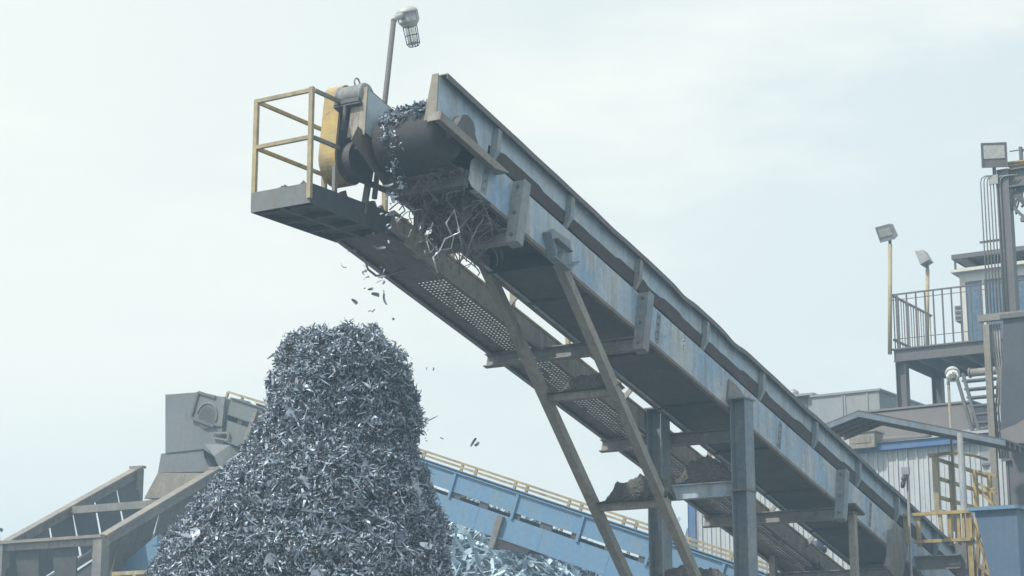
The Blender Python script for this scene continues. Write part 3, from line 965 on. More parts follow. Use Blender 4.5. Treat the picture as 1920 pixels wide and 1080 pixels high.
for h in (0.30, ln - 0.03):
    mb.tube([ha + axn * h + (s * math.cos(2 * math.pi * k / 18) + u * math.sin(2 * math.pi * k / 18)) * 0.080 for k in range(19)], 0.006, 5)
mb.build('wire_cage', M['slate'], lt)

# ================================================================== scrap on the belt and in the air
def npw(fr, P):
    m = np.array(fr.m); return P @ m[:3, :3].T + m[:3, 3]
def nrm(v): return v / (np.linalg.norm(v, axis=1, keepdims=True) + 1e-9)

# load lying on the belt and going over the pulley
n = 2600
s = -3.02 + 3.2 * RNG.random(n) ** 1.3
t = 0.16 + 0.68 * RNG.random(n)
nt_ = 0.70 + 0.16 * np.sin(np.pi * np.clip((t - 0.1) / 0.8, 0, 1)) * RNG.random(n) ** 0.7 + 0.05 * RNG.random(n)
front = s < -2.75
nt_[front] = 0.42 + np.sqrt(np.maximum(0.0, 0.30 ** 2 - (np.minimum(0, s[front] + 2.73)) ** 2)) + 0.10 * RNG.random(front.sum())
P = npw(C, np.stack([s, t, nt_], 1))
N = np.tile(np.array(EN), (n, 1)) + 0.6 * rand_unit(n)
v1, f1, t1 = strips(P, nrm(N), 0.05, 0.17, 0.012, 0.04, curl=1.2, lift=0.8, bright=0.45)
# clump streaming down the face of the pulley
n = 120
k = RNG.random(n)
ang = math.pi * 0.5 + k ** 1.2 * math.pi * 0.62
s = -2.73 + 0.31 * np.cos(ang) ; nn = 0.425 + 0.31 * np.sin(ang)
t = 0.68 + 0.10 * RNG.normal(size=n) * (1.1 - 0.6 * k)
P = npw(C, np.stack([s - 0.03 * RNG.random(n), np.clip(t, .12, .88), nn], 1))
N = npw(C, np.stack([-2.73 + np.cos(ang) * 2, t, 0.425 + np.sin(ang) * 2], 1)) - P
v2, f2, t2 = strips(P, nrm(N), 0.04, 0.13, 0.012, 0.035, curl=1.2, lift=0.6, bright=0.22)
fr0 = Frame(C.w((-2.0, 0.5, 0.6)), ES, LAT, EN)

# thin curtain of pieces dropping just in front of the pulley
n = 60
k = RNG.random(n)
Pc = np.array([tuple(at(728 + 18 * a + 9 * b, 222 + 150 * a, 20.25)) for a, b in zip(k, RNG.normal(size=n))])
v3, f3, t3 = strips(Pc + 0.02 * RNG.normal(size=(n, 3)), rand_unit(n), 0.03, 0.09, 0.010, 0.028, curl=1.2, lift=0.8, bright=0.3)
o = np_object('scrap_load', np.vstack([v1, v2, v3]), np.vstack([f1, f2 + len(v1), f3 + len(v1) + len(v2)]), np.concatenate([t1, t2, t3]), M['scrap'], fr0)
tag(o, 'shredded metal scrap riding on the belt and tumbling over its head', 'scrap', None, 'stuff')
# loose pieces in the air: from the head down to the top of the pile
PX0, PX1 = at(742, 345, 20.3), at(690, 622, 19.5)
proto = []
for k in range(6):
    v, f, tt = strips(np.zeros((1, 3)), np.array([[0, 0, 1.0]]), 0.07 + .012 * k, 0.09 + .012 * k, 0.025, 0.05, K=7, curl=1.5, lift=0.2, bright=0.5)
    thick = v + np.array([0, 0, 0.003])
    nv = len(v)
    fr_ = np.vstack([f, f[:, ::-1] + nv])
    me_o = np_object('falling_scrap', np.vstack([v, thick]), fr_, np.concatenate([tt, tt]), M['scrap'], WORLD)
    proto.append(me_o)
air = []
for k in range(40):
    q = random.random()
    if k < 16: q = q * 0.25                       # thick just under the pulley
    elif k < 28: q = 0.60 + 0.18 * random.random()  # a clump half way
    p = PX0.lerp(PX1, q)
    p += Vector((random.gauss(0, 0.055), random.gauss(0, 0.12), random.gauss(0, 0.05)))
    air.append(p)
stray = [((703, 462), 20.4), ((688, 500), 20.3), ((683, 540), 20.2), ((665, 565), 20.1), ((660, 470), 20.6),
         ((642, 500), 20.6), ((738, 640), 20.0), ((735, 597), 20.2), ((800, 690), 20.4), ((813, 692), 20.4), ((798, 823), 20.6), ((829, 822), 20.6),
         ((888, 828), 20.8), ((895, 833), 20.8), ((700, 440), 20.3), ((716, 400), 20.4), ((724, 372), 20.4)]
air += [at(u, v, d) for (u, v), d in stray]
for k, p in enumerate(air):
    o = proto[k] if k < 6 else proto[k % 6].copy()
    if k >= 6: COL.objects.link(o)
    o.rotation_mode = 'XYZ'
    o.location = p
    o.rotation_euler = (random.uniform(0, 6.28), random.uniform(0, 6.28), random.uniform(0, 6.28))
    sc_ = random.uniform(0.45, 1.05); o.scale = (sc_, sc_, sc_)
    tag(o, 'small strip of shredded metal falling through the air beside or above the big scrap pile', 'scrap piece', 'falling scrap strips')

# ================================================================== tangle of wires and fibres under the head
mbf, mbw, mbb = MB(C), MB(C), MB(C)
def strand(mb, s, t, n, L, r, wob=0.05, drift=(0, 0, 0), loop=False, k=9):
    pts = []
    ph = random.uniform(0, 6.28); a = random.uniform(0.4, 1.0) * wob; fq = random.uniform(4, 9)
    dn = C.a[2].dot(UP), C.a[0].dot(UP)
    p = Vector((s, t, n)); g_ = Vector((-math.sin(INC) * -1 * -1, 0, -1))
    down = Vector((UP.dot(ES), UP.dot(LAT), UP.dot(EN))) * -1
    for i in range(k):
        u = i / (k - 1)
        q = p + down * (L * u) + Vector((a * math.sin(ph + fq * u), a * math.cos(ph * 1.7 + fq * 0.8 * u) * 1.2, 0)) + Vector(drift) * u * u
        if loop: q += down * (-L * 0.9 * max(0, u - 0.55)) + Vector((0, 0.25 * max(0, u - 0.45), 0))
        q.y = min(max(q.y, 0.03), 1.05); q.x = min(q.x, -1.42)
        pts.append(q)
    mb.tube(pts, r, 5)
for k in range(400):
    t = random.uniform(0.06, 0.98); s = random.uniform(-2.5, -1.5)
    strand(mbf, s, t, 0.16 + 0.02 * random.random(), abs(random.gauss(0, 0.16)) + 0.07, random.uniform(0.004, 0.010), 0.08, (random.gauss(0, .07), random.gauss(0, .07), 0), False, 6)
for k in range(55):
    t = abs(random.gauss(0.40, 0.20)); s = random.uniform(-2.2, -1.45)
    strand(mbf, s, t, 0.15, random.uniform(0.25, 0.75), random.uniform(0.003, 0.008), 0.14, (random.uniform(-.1, .15), random.uniform(-.1, .2), 0))
for k in range(30):
    strand(mbw, random.uniform(-2.1, -1.4), random.uniform(0.1, 0.8), 0.14, random.uniform(0.35, 0.95), random.uniform(0.004, 0.008), 0.20, (0, random.uniform(-.1, .2), 0), random.random() < 0.5, 14)
for pts, r, mb_ in (
        (((846, 440), (836, 418), (852, 394), (862, 436), (834, 448), (824, 470), (812, 482), (820, 512)), .009, mbb),
        (((800, 452), (806, 474), (818, 462), (822, 486)), .007, mbb),
        (((881, 346), (886, 372), (884, 402), (866, 424), (858, 430), (864, 452), (866, 474)), .010, mbf),
        (((790, 392), (762, 398), (744, 416), (748, 436), (765, 446), (772, 430)), .006, mbw),
        (((812, 418), (800, 446), (818, 470), (846, 466), (852, 440)), .007, mbw),
        (((868, 392), (890, 380), (900, 396), (884, 414)), .006, mbw)):
    mb_.tube([C.hy(u, v, 0.12 + 0.03 * math.sin(i * 2.1)) for i, (u, v) in enumerate(pts)], r, 6)
# clumps where it hangs thickest
for k in range(9):
    s = random.uniform(-2.2, -1.55); t = random.uniform(0.2, 0.9)
    mbf.tube([(s, t, 0.15), (s + .02, t + .03, 0.0), (s + .05, t + .06, -0.20 - .2 * random.random())], [0.085, 0.06, 0.015], 7)
fr0 = Frame(C.w((-1.8, 0.5, 0.14)), DIR, LAT, UP)
wr = thing('hanging_wires', fr0, 'tangle of wires, fibres and metal strips hanging under the conveyor head', 'wire tangle')
mbf.build('fibres', M['fibre'], wr)['kind'] = 'stuff'
mbw.build('wires', M['wire'], wr)['kind'] = 'stuff'
mbb.build('metal_strips', M['bright'], wr)
# caked mud fringe under the belt scraper
heap('mud_fringe', Frame(C.w((-1.44, 0.02, -0.14)), LAT, -DIR, UP), 0.05, 0.95, 0.0, 0.30, -0.02, hump((0, .08), (.2, .22), (.5, .28), (.8, .24), (1, .06)), M['mud'],
     'cake of dark mud on the cross beam behind the hanging wires', 'mud heap', 'mud heaps on the frames')
# a cable looping under the walkway
q0, q1 = C.hy(690, 490, 1.75), C.hy(745, 512, 1.75)
mb = MB(C); mb.tube([C.hy(u, v, 1.78) for u, v in ((683, 484), (690, 505), (705, 517), (730, 515), (748, 508), (790, 498))], 0.014, 6)
fr0 = Frame(C.w(q0), DIR, LAT, UP)
tag(mb.build('hanging_cable', M['wire'], None, fr0), 'grey cable sagging in a loop below the end of the walkway', 'cable')
# dirt spilled along the head platform edge
for (x0, x1, y0, y1, z, pr, lb) in (
    (XA + 0.06, XE, 1.34, 1.62, ZB + 0.076, hump((0, .13), (.2, .17), (.45, .20), (.7, .22), (1, .18)), 'ridge of dirt and scrap along the near edge of the head platform'),
    (XA + 0.06, XA + 0.35, 1.40, 2.05, ZB + 0.076, hump((0, .10), (.4, .19), (1, .12)), 'small pile of dirt on the outer corner of the head platform')):
    heap('spilled_dirt', RG, x0, x1, y0, y1, z, pr, M['mud'], lb, 'dirt', None, 30, 10, 0.2, 7.0)

# ================================================================== the big scrap pile
DP = 19.6
sil = [(618, 566, 600), (640, 545, 734), (652, 534, 746), (664, 525, 756), (680, 517, 766), (705, 507, 772), (740, 500, 780), (770, 496, 786), (800, 488, 783),
       (830, 470, 781), (850, 455, 784), (880, 428, 800), (910, 400, 812), (935, 375, 822), (960, 350, 831), (1000, 318, 841), (1040, 298, 851), (1080, 284, 860)]
rings = []
PY = at(640, 800, DP).y
for v, l, r in sil[1:]:
    a, b = aty(l, v, PY), aty(r, v, PY)
    rings.append((a.z, (a.x + b.x) / 2, (b.x - a.x) / 2 * 0.955 - 0.035))
z_, x_, r_ = rings[-1]
for dz, rr in ((0.6, .16), (1.3, .45), (2.2, .95), (z_, 1.6)):
    rings.append((max(0, z_ - dz), x_ - 0.02 * dz, r_ + rr))
PC = Vector((rings[8][1], at(640, 800, DP).y, 0))
zs_ = np.array([r[0] for r in rings][::-1]); xs_ = np.array([r[1] for r in rings][::-1]); rs_ = np.array([r[2] for r in rings][::-1])
NZ, NA = 60, 72
gz = np.concatenate([np.linspace(0, 3.0, 14)[:-1], np.linspace(3.0, zs_[-1], NZ - 13)])
def pile_pt(z, a, off=0.0):
    cx = np.interp(z, zs_, xs_); r = np.interp(z, zs_, rs_)
    ry = r * (0.92 if z > 3.4 else 1.0)
    n_ = noise.fractal(Vector((math.cos(a) * r * 1.6, math.sin(a) * r * 1.6, z * 1.6)), 1.0, 2.0, 4)
    n_ += 0.6 * noise.noise(Vector((math.cos(a) * r * 4.5, math.sin(a) * r * 4.5, z * 4.0)))
    k = 1.0 + 0.085 * n_ / max(r, 0.3) + off
    return Vector((cx + r * k * math.cos(a), PC.y + 0.25 * (r - 0.7) * -0.3 + ry * k * math.sin(a), z))
cv, cf = [], []
for z in gz:
    for k in range(NA):
        p = pile_pt(float(z), 2 * math.pi * k / NA); cv.append(tuple(p))
for i in range(len(gz) - 1):
    for k in range(NA):
        cf.append((i * NA + k, i * NA + (k + 1) % NA, (i + 1) * NA + (k + 1) % NA, (i + 1) * NA + k))
# two bumps that close the top
top_i = (len(gz) - 1) * NA
zt_ = float(gz[-1])
cx_ = float(np.interp(zt_, zs_, xs_)); rt_ = float(np.interp(zt_, zs_, rs_))
prev = top_i
bump_l = aty(583, 618, PY); bump_r = aty(680, 617, PY)
for kk, fac in enumerate((0.8, 0.55, 0.3, 0.08)):
    st_ = len(cv)
    for k in range(NA):
        a = 2 * math.pi * k / NA
        x = cx_ + rt_ * fac * math.cos(a); y = PC.y + rt_ * 0.9 * fac * math.sin(a)
        h = 0.075 * math.exp(-((x - bump_l.x) / 0.12) ** 2) + 0.085 * math.exp(-((x - bump_r.x) / 0.27) ** 2)
        cv.append((x, y, zt_ + h * (1 - fac ** 2.5) ** 0.6))
    for k in range(NA):
        cf.append((prev + k, prev + (k + 1) % NA, st_ + (k + 1) % NA, st_ + k))
    prev = st_
cvA = np.array(cv); cfA = np.array(cf)
qa, qb, qc = cvA[cfA[:, 0]], cvA[cfA[:, 1]], cvA[cfA[:, 3]]
nrmf = np.cross(qb - qa, qc - qa); area = np.linalg.norm(nrmf, axis=1); nrmf = nrmf / (area[:, None] + 1e-9)
cen = cvA[cfA].mean(1)
vis = (cen[:, 2] > 2.7)
front_w = np.where(nrmf[:, 1] < 0.35, 1.0, 0.22) * np.where(vis, 1.0, 0.10)
pr_ = area * front_w; pr_ /= pr_.sum()
def scatter(n, depth_lo, depth_hi):
    idx = RNG.choice(len(cfA), size=n, p=pr_)
    u, w = RNG.random((n, 1)), RNG.random((n, 1))
    q = cfA[idx]
    a = cvA[q[:, 0]] * (1 - u) + cvA[q[:, 1]] * u; b = cvA[q[:, 3]] * (1 - u) + cvA[q[:, 2]] * u
    P = a * (1 - w) + b * w
    cl = np.array([noise.noise(Vector(p) * 7.5) + 0.5 * noise.noise(Vector(p) * 17.0) for p in P])[:, None] * 0.075
    return P + nrmf[idx] * (cl + 0.02 + depth_lo + (depth_hi - depth_lo) * RNG.random((n, 1))), nrmf[idx]
parts = []
P, N = scatter(52000, -0.05, 0.035)
parts.append(strips(P, nrm(N + 0.75 * rand_unit(len(P))), 0.05, 0.19, 0.009, 0.026, K=7, curl=2.8, lift=0.5, bright=0.55))
P, N = scatter(9000, -0.03, 0.035)
parts.append(strips(P, nrm(N + 0.9 * rand_unit(len(P))), 0.04, 0.11, 0.005, 0.013, K=7, curl=3.2, lift=0.8, bright=0.6))
P, N = scatter(800, 0.0, 0.04)
parts.append(strips(P, nrm(N + 0.35 * rand_unit(len(P))), 0.10, 0.24, 0.012, 0.034, K=6, curl=0.9, lift=0.3, bright=0.8))
P, N = scatter(70, 0.0, 0.03)
parts.append(strips(P, nrm(N + 0.3 * rand_unit(len(P))), 0.12, 0.22, 0.07, 0.13, K=5, curl=0.8, lift=0.2, bright=0.5))
P, N = scatter(320, 0.02, 0.06)                   # thin curls that stick out of the outline
parts.append(strips(P, rand_unit(len(P)), 0.12, 0.30, 0.006, 0.012, K=7, curl=1.8, lift=1.0, bright=0.4))
off = 0; V, Fq, T = [], [], []
for v, f, t in parts:
    V.append(v); Fq.append(f + off); T.append(t); off += len(v)
PF = Frame((PC.x, PC.y, 0), (1, 0, 0), (0, 1, 0), (0, 0, 1))
o = np_object('scrap_pile', np.vstack(V), np.vstack(Fq), np.concatenate(T), M['scrap'], PF, (cvA, cfA, M['scrapcore']))
tag(o, 'tall column-shaped pile of dark shredded metal strips under the conveyor head', 'scrap pile', None, 'stuff')

# ================================================================== far mounds of pale offcuts
def mound(u0, u1, vtop, depth, lmax, seed, npc, label):
    a, b = at(u0, vtop, depth), at(u1, vtop, depth)
    cx, rx, zt2 = (a.x + b.x) / 2, (b.x - a.x) / 2, at((u0 + u1) / 2, vtop, depth).z
    cy = at((u0 + u1) / 2, vtop, depth).y
    nx, ny = 40, 14
    vs, fs = [], []
    for i in range(nx + 1):
        for j in range(ny + 1):
            X = -1 + 2 * i / nx; Y = -1 + 2 * j / ny
            n_ = noise.fractal(Vector((X * 3 + seed, Y * 2, seed)), 1.0, 2.0, 4)
            h = max(0.0, (1 - X ** 4 * 0.85) * (1 - 0.9 * abs(Y) ** 1.4)) * (1 + 0.12 * n_)
            vs.append((cx + rx * 1.15 * X, cy + 6.0 * Y, zt2 * h))
    for i in range(nx):
        for j in range(ny):
            k = i * (ny + 1) + j; fs.append((k, k + ny + 1, k + ny + 2, k + 1))
    vA, fA = np.array(vs), np.array(fs)
    a_, b_, c_ = vA[fA[:, 0]], vA[fA[:, 1]], vA[fA[:, 3]]
    nn = np.cross(b_ - a_, c_ - a_); ar = np.linalg.norm(nn, axis=1); nn /= ar[:, None] + 1e-9
    cc = vA[fA].mean(1)
    w = ar * np.where((cc[:, 2] > zt2 * 0.35) & (nn[:, 1] < 0.4), 1, 0.12); w /= w.sum()
    idx = RNG.choice(len(fA), size=npc, p=w)
    uu, ww = RNG.random((npc, 1)), RNG.random((npc, 1)); q = fA[idx]
    P = (vA[q[:, 0]] * (1 - uu) + vA[q[:, 1]] * uu) * (1 - ww) + (vA[q[:, 3]] * (1 - uu) + vA[q[:, 2]] * uu) * ww
    P = P + nn[idx] * 0.1 * RNG.random((npc, 1))
    v, f, t = strips(P, nrm(nn[idx] + 0.6 * rand_unit(npc)), 0.15, lmax, 0.03, 0.15, K=4, curl=0.35, lift=0.5, bright=0.8)
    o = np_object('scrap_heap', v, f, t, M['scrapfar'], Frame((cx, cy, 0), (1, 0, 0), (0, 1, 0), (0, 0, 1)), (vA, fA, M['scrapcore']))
    tag(o, label, 'scrap heap', None, 'stuff')
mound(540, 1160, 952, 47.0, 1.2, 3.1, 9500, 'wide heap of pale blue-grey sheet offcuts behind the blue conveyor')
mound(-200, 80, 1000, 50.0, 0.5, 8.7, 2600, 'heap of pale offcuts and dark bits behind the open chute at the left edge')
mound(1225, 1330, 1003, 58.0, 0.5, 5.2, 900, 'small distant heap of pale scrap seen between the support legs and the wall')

# ================================================================== blue conveyor behind the pile, with its discharge chute
AL = math.radians(19.2)
X2 = -LAT * math.cos(AL) - UP * math.sin(AL)
Z2 = UP * math.cos(AL) - LAT * math.sin(AL)
C2 = Frame(at(900, 902, 38.0), X2, DIR, Z2)           # x down along the belt, y away, z normal; z=0 is the top edge
G2 = Frame((C2.o.x, C2.o.y, 0), DIR, LAT, UP)
r2 = thing('belt_conveyor', G2, 'light blue inclined belt conveyor behind the scrap pile, feeding the grey chute box', 'conveyor')
H = lambda u, v: C2.hy(u, v, 0.0)
zu = H(1000, 973.5).z; zl0 = H(1100, 1020).z; zl1 = H(1000, 1030.5).z
xs2, xe2 = H(430, 760).x, H(1560, 1120).x
print('conv2', zu, zl0, zl1, xs2, xe2)
W2 = 0.85
xg = H(530, 780).x                                   # the head section is grey with dust, the rest blue
for y in (0.0, W2):
    for xa, xb, mt_ in ((xs2, xg, 'chute'), (xg + .004, xe2, 'blue')):
        up_ = 0.22 if y > 0 else 0.0
        mb = MB(C2); mb.box(xa, xb, y, y + 0.015, zu + up_, 0.0)
        mb.box(xa, xb, y - 0.05, y + 0.015, 0.001, 0.016)
        mb.build('skirt_plate', M[mt_], r2)
        mb = MB(C2); mb.box(xa, xb, y, y + 0.015, zl1, zl0)
        mb.box(xa, xb, y - 0.05, y + 0.05, zl1 - 0.015, zl1 - 0.001)
        mb.build('side_frame', M[mt_], r2)
for k in range(13):
    x = H(852, 900).x - 4.65 + 1.55 * k
    if x < xs2 + 0.2: continue
    mb = MB(C2); mb.box(x - 0.03, x + 0.03, -0.04, -0.001, zl0 - 0.02, -0.01); mb.build('skirt_rib', M['blue'], r2)
    mb = MB(C2); mb.box(x + 0.75, x + 0.758, -0.004, -0.001, zl1, zl0); mb.build('seam', M['greysteel'], r2)
mb = MB(C2); mb.box(xs2, xe2, 0.06, W2 - 0.06, zu + 0.14, zu + 0.155)
mb.build('carrying_belt', M['beltedge'], r2)
rnd = random.Random(4)
x = xs2 + 0.4
while x < xe2:
    mb = MB(C2); mb.tube([(x, 0.03, zu + 0.075), (x, W2 - 0.03, zu + 0.075)], 0.055, 8)
    mb.box(x - 0.05 - 0.12 * rnd.random(), x + 0.05 + 0.10 * rnd.random(), 0.031, 0.05, zl0 - 0.01, zu + 0.01)
    mb.build('idler', M['dark'], r2)
    x += 0.74
mb = MB(C2); mb.box(xs2, xe2, 0.02, W2 - 0.02, zl0 - 0.10, zl0 - 0.085); mb.build('return_belt', M['belt'], r2)
# brown hanger panel and strut under it
q0, q1 = H(925, 1020), H(995, 1035)
mb = MB(C2)
mb.prism([(H(928, 1000).x, zl1 - 0.016), (H(924, 1028).x, H(924, 1028).z), (H(990, 1037).x, H(990, 1037).z), (H(998, 1028).x, zl1 - 0.016)], 1, -0.03, 0.7)
mb.build('drip_tray', M['beltedge'], r2)
mb = MB(C2); mb.bar((H(942, 968).x, -0.05, H(942, 968).z), (H(924, 1028).x, -0.05, H(924, 1028).z), 0.13, 0.08, (0, 1, 0)); mb.build('strut', M['greysteel'], r2)
# walkway rail on its far side
yw = W2 + 0.75
zr0 = C2.hy(1000, 911, yw).z
for z in (zr0, zr0 - 0.085):
    mb = MB(C2); mb.box(C2.hy(735, 830, yw).x, xe2 + 1, yw, yw + 0.045, z - 0.045, z); mb.build('hand_rail', M['yellowpale'], r2)
for u in (795, 866, 892, 966, 988, 1067, 1090, 1170, 1193, 1268, 1290, 1372):
    q = C2.hy(u, 850 + (u - 795) * .329, yw)
    mb = MB(C2); mb.box(q.x - 0.03, q.x + 0.03, yw + 0.002, yw + 0.043, zr0 - 1.0, zr0 - 0.046); mb.build('rail_post', M['yellowpale'], r2)
mb = MB(C2); mb.box(xs2 + 1.0, xe2, W2 + 0.02, yw + 0.05, zl0 - 0.2, zl0 - 0.17); mb.build('walkway', M['dark'], r2)
# head frame over the chute
hx0 = H(362, 784)
zt0 = H(440, 757).z
mb = MB(C2)
pl = [H(*p) for p in ((376, 736), (407, 746), (424, 744.5), (424, 790), (410, 800), (362, 784))]
mb.prism([(p.x, p.z) for p in pl], 1, -0.045, -0.03)
mb.build('head_plate', M['chute'], r2)
pc = H(391, 781); rr = H(409, 781).x - pc.x
mb = MB(C2); mb.lathe((pc.x, -0.052, pc.z), (0, 1, 0), [(rr, 0), (rr, 0.005)], 24); mb.build('pulley_opening', M['slate'], r2)
mb = MB(C2); mb.lathe((pc.x, -0.056, pc.z - .02), (0, 1, 0), [(rr * .82, 0), (rr * .82, 0.003)], 24); mb.build('head_pulley', M['dark'], r2)
mb = MB(C2); mb.tube([(pc.x + rr * 1.08 * math.cos(a), -0.055, pc.z + rr * 1.08 * math.sin(a)) for a in [math.pi * k / 14 - .2 for k in range(16)]], 0.02, 6); mb.build('pulley_rim', M['greysteel'], r2)
for a, b in (((376, 736), (362, 784)), ((362, 784), (405, 800)), ((376, 736), (407, 746)), ((424, 747), (416, 790))):
    pa, pb = H(*a), H(*b)
    mb = MB(C2); mb.bar((pa.x, -0.066, pa.z), (pb.x, -0.066, pb.z), 0.055, 0.04, (0, 1, 0)); mb.build('edge_angle', M['slate'], r2)
for (a, b, w) in (((424, 745), (418, 800), .09), ((485, 768), (455, 855), .10)):
    pa, pb = H(*a), H(*b)
    mb = MB(C2); mb.bar((pa.x, -0.07, pa.z), (pb.x, -0.07, pb.z), w, 0.05, (0, 1, 0)); mb.build('head_strut', M['greysteel'], r2)
pl = [H(*p) for p in ((404, 812), (432, 812), (430, 826), (403, 821))]
mb = MB(C2)
for a, b in zip(pl, pl[1:] + pl[:1]): mb.bar((a.x, -0.05, a.z), (b.x, -0.05, b.z), 0.035, 0.03, (0, 1, 0))
mb.build('access_frame', M['greysteel'], r2)
# rail on top of the head
for (a, b) in (((424, 748), (428, 735)), ((428, 735), (500, 757)), ((455, 744), (452, 757)), ((500, 757), (497, 770))):
    pa, pb = C2.hy(a[0], a[1], 1.0), C2.hy(b[0], b[1], 1.0)
    mb = MB(C2); mb.bar((pa.x, 1.0, pa.z), (pb.x, 1.0, pb.z), 0.05, 0.05, (0, 1, 0)); mb.build('head_rail', M['yellowpale'], r2)
pl = [C2.hy(*p, 0.6) for p in ((436, 752), (446, 745), (458, 748), (470, 760))]
mb = MB(C2); mb.prism([(p.x, p.z - .03) for p in pl], 1, 0.4, 0.8); mb.build('drive_cover', M['dark'], r2)

# --- chute box
qa = at(343, 850, (C2.w(H(343, 850)) - CAM).dot(Vector((0, CT, ST))))
CH = Frame((qa.x, qa.y, 0), DIR, LAT, UP)
CH = Frame((qa.x + 0 * DIR.x, qa.y, 0), DIR, LAT, UP)
ch = thing('discharge_chute', CH, 'dusty grey sheet steel chute box at the upper end of the blue conveyor', 'chute')
K = lambda u, v, x=0.0: CH.hx(u, v, x)
def face_prism(pts, x0, x1, name, mat, rt):
    mb = MB(CH); ps = [K(u, v, x0) for u, v in pts]
    mb.prism([(p.y, p.z) for p in ps], 0, x0, x1); return mb.build(name, M[mat], rt)
face_prism([(310, 740), (376, 735), (424, 748), (424, 822), (404, 858), (381, 842), (310, 849.5)], 0.0, 1.15, 'chute_box', 'chute', ch)
face_prism([(302, 850.5), (381, 843), (383, 858), (396, 884), (296, 886)], 0.03, 1.3, 'chute_hood', 'chute', ch)
face_prism([(296, 886.5), (380, 886.5), (370, 930), (270, 935)], -0.05, 1.25, 'chute_apron', 'tan', ch)  # tan instead of the box grey: the light on this facet is painted
# kinked flap beside the hood
mb = MB(CH)
a, b, c, d, e = K(382, 832, -0.10), K(401, 855, -0.16), K(431, 834, -0.02), K(414, 884, -0.10), K(452, 850, 0.1)
mb.add([a, b, c, d, e, a + Vector((.03, 0, 0)), b + Vector((.03, 0, 0)), c + Vector((.03, 0, 0)), d + Vector((.03, 0, 0)), e + Vector((.03, 0, 0))],
       [(0, 1, 2), (1, 3, 2), (2, 3, 4), (5, 7, 6), (6, 7, 8), (7, 9, 8), (0, 5, 6, 1), (1, 6, 8, 3), (3, 8, 9, 4), (4, 9, 7, 2), (2, 7, 5, 0)])
mb.build('chute_flap', M['chute'], ch)
mb = MB(CH); mb.box(0.2, 0.35, -0.5, -0.35, 0, 6.0); mb.box(0.2, 0.35, 0.35, 0.5, 0, 6.0); mb.build('chute_leg', M['greysteel'], ch)

# ================================================================== open feed chute at the lower left
dB = (CH.w(Vector((0, 0, 0))) - CAM).dot(Vector((0, CT, ST)))
P2 = at(405, 876, 41.5)
FF = Frame((P2.x, P2.y, 0), DIR, LAT, UP)
ff = thing('feed_trough', FF, 'open rusty steel trough with two sloping side rails rising towards the grey chute', 'trough')
p1 = FF.hy(190, 1003, 0.0); p2 = FF.hy(405, 876, 0.0)
wy = FF.hx(5, 1011, p1.x).y
print('feeder', p1, p2, wy)
sl_ = (p2.z - p1.z) / (p2.x - p1.x)
def zrail(x): return p1.z + (x - p1.x) * sl_
L_ = p2.x - p1.x
for y, n_ in ((0.0, 1), (wy, 2)):
    xe = p2.x if n_ == 1 else FF.hy(258, 884, wy).x
    mb = MB(FF)
    mb.bar((p1.x, y, p1.z - 0.04), (xe, y, zrail(xe) - 0.04), 0.26, 0.05)
    mb.bar((p1.x, y - 0.0, p1.z - 0.16), (xe, y, zrail(xe) - 0.16), 0.10, 0.18)
    mb.build('side_rail', M['tan'], ff)
    npan = 6
    for k in range(npan):
        a = p1.x + (xe - p1.x) * (k / npan + 0.006); b = p1.x + (xe - p1.x) * ((k + 1) / npan - (0.004 + 0.006 * (k % 2) if n_ == 2 or k == 2 else -0.0058))
        hh = 0.95
        mb = MB(FF)
        in_ = 0.30 if n_ == 1 else -0.30
        vs = [(a, y, zrail(a) - 0.2), (b, y, zrail(b) - 0.2), (b - 0.025, y + in_, zrail(b) - hh - .2), (a + 0.03 * (k % 2), y + in_, zrail(a) - hh - .2)]
        vs += [(p_[0], p_[1] + 0.03, p_[2]) for p_ in vs]
        mb.add(vs, [(0, 1, 2, 3), (7, 6, 5, 4), (0, 4, 5, 1), (1, 5, 6, 2), (2, 6, 7, 3), (3, 7, 4, 0)])
        mb.build('side_panel', M['rusty'] if n_ == 1 else M['dark'], ff)
    mb = MB(FF); mb.bar((p1.x + 0.1, y + in_, zrail(p1.x) - 1.25), (xe, y + in_, zrail(xe) - 1.25), 0.12, 0.16); mb.build('lower_rail', M['tan'], ff)
    mb = MB(FF); mb.box(p1.x - 0.1, p1.x + 0.12, y - 0.12, y + 0.12, 0, p1.z - 0.06); mb.build('trough_post', M['greysteel'], ff)
    mb = MB(FF); mb.box(xe - 0.12, xe + 0.1, y - 0.1, y + 0.1, 0, zrail(xe) - 0.06); mb.build('trough_post', M['greysteel'], ff)
    mb = MB(FF); mb.bar((xe, y + (.15 if n_ == 1 else .2), zrail(xe) - 0.02), (xe + 0.05, y - (.35 if n_ == 1 else .15), zrail(xe) - .02), 0.16, 0.05); mb.build('rail_end', M['tan'], ff)
mb = MB(FF); mb.box(p1.x - 0.13, p1.x + 0.13, -0.1, wy + 0.1, p1.z - 0.06, p1.z + 0.0); mb.box(p1.x - 0.03, p1.x + 0.05, -0.05, wy + 0.05, p1.z - 0.2, p1.z - 0.061)
mb.build('end_beam', M['tan'], ff)
xt = FF.hy(313, 914, 0.0).x
mb = MB(FF); mb.box(xt - 0.07, xt + 0.07, 0.0, wy, zrail(xt) - 0.22, zrail(xt) - 0.06); mb.build('cross_tie', M['greysteel'], ff)
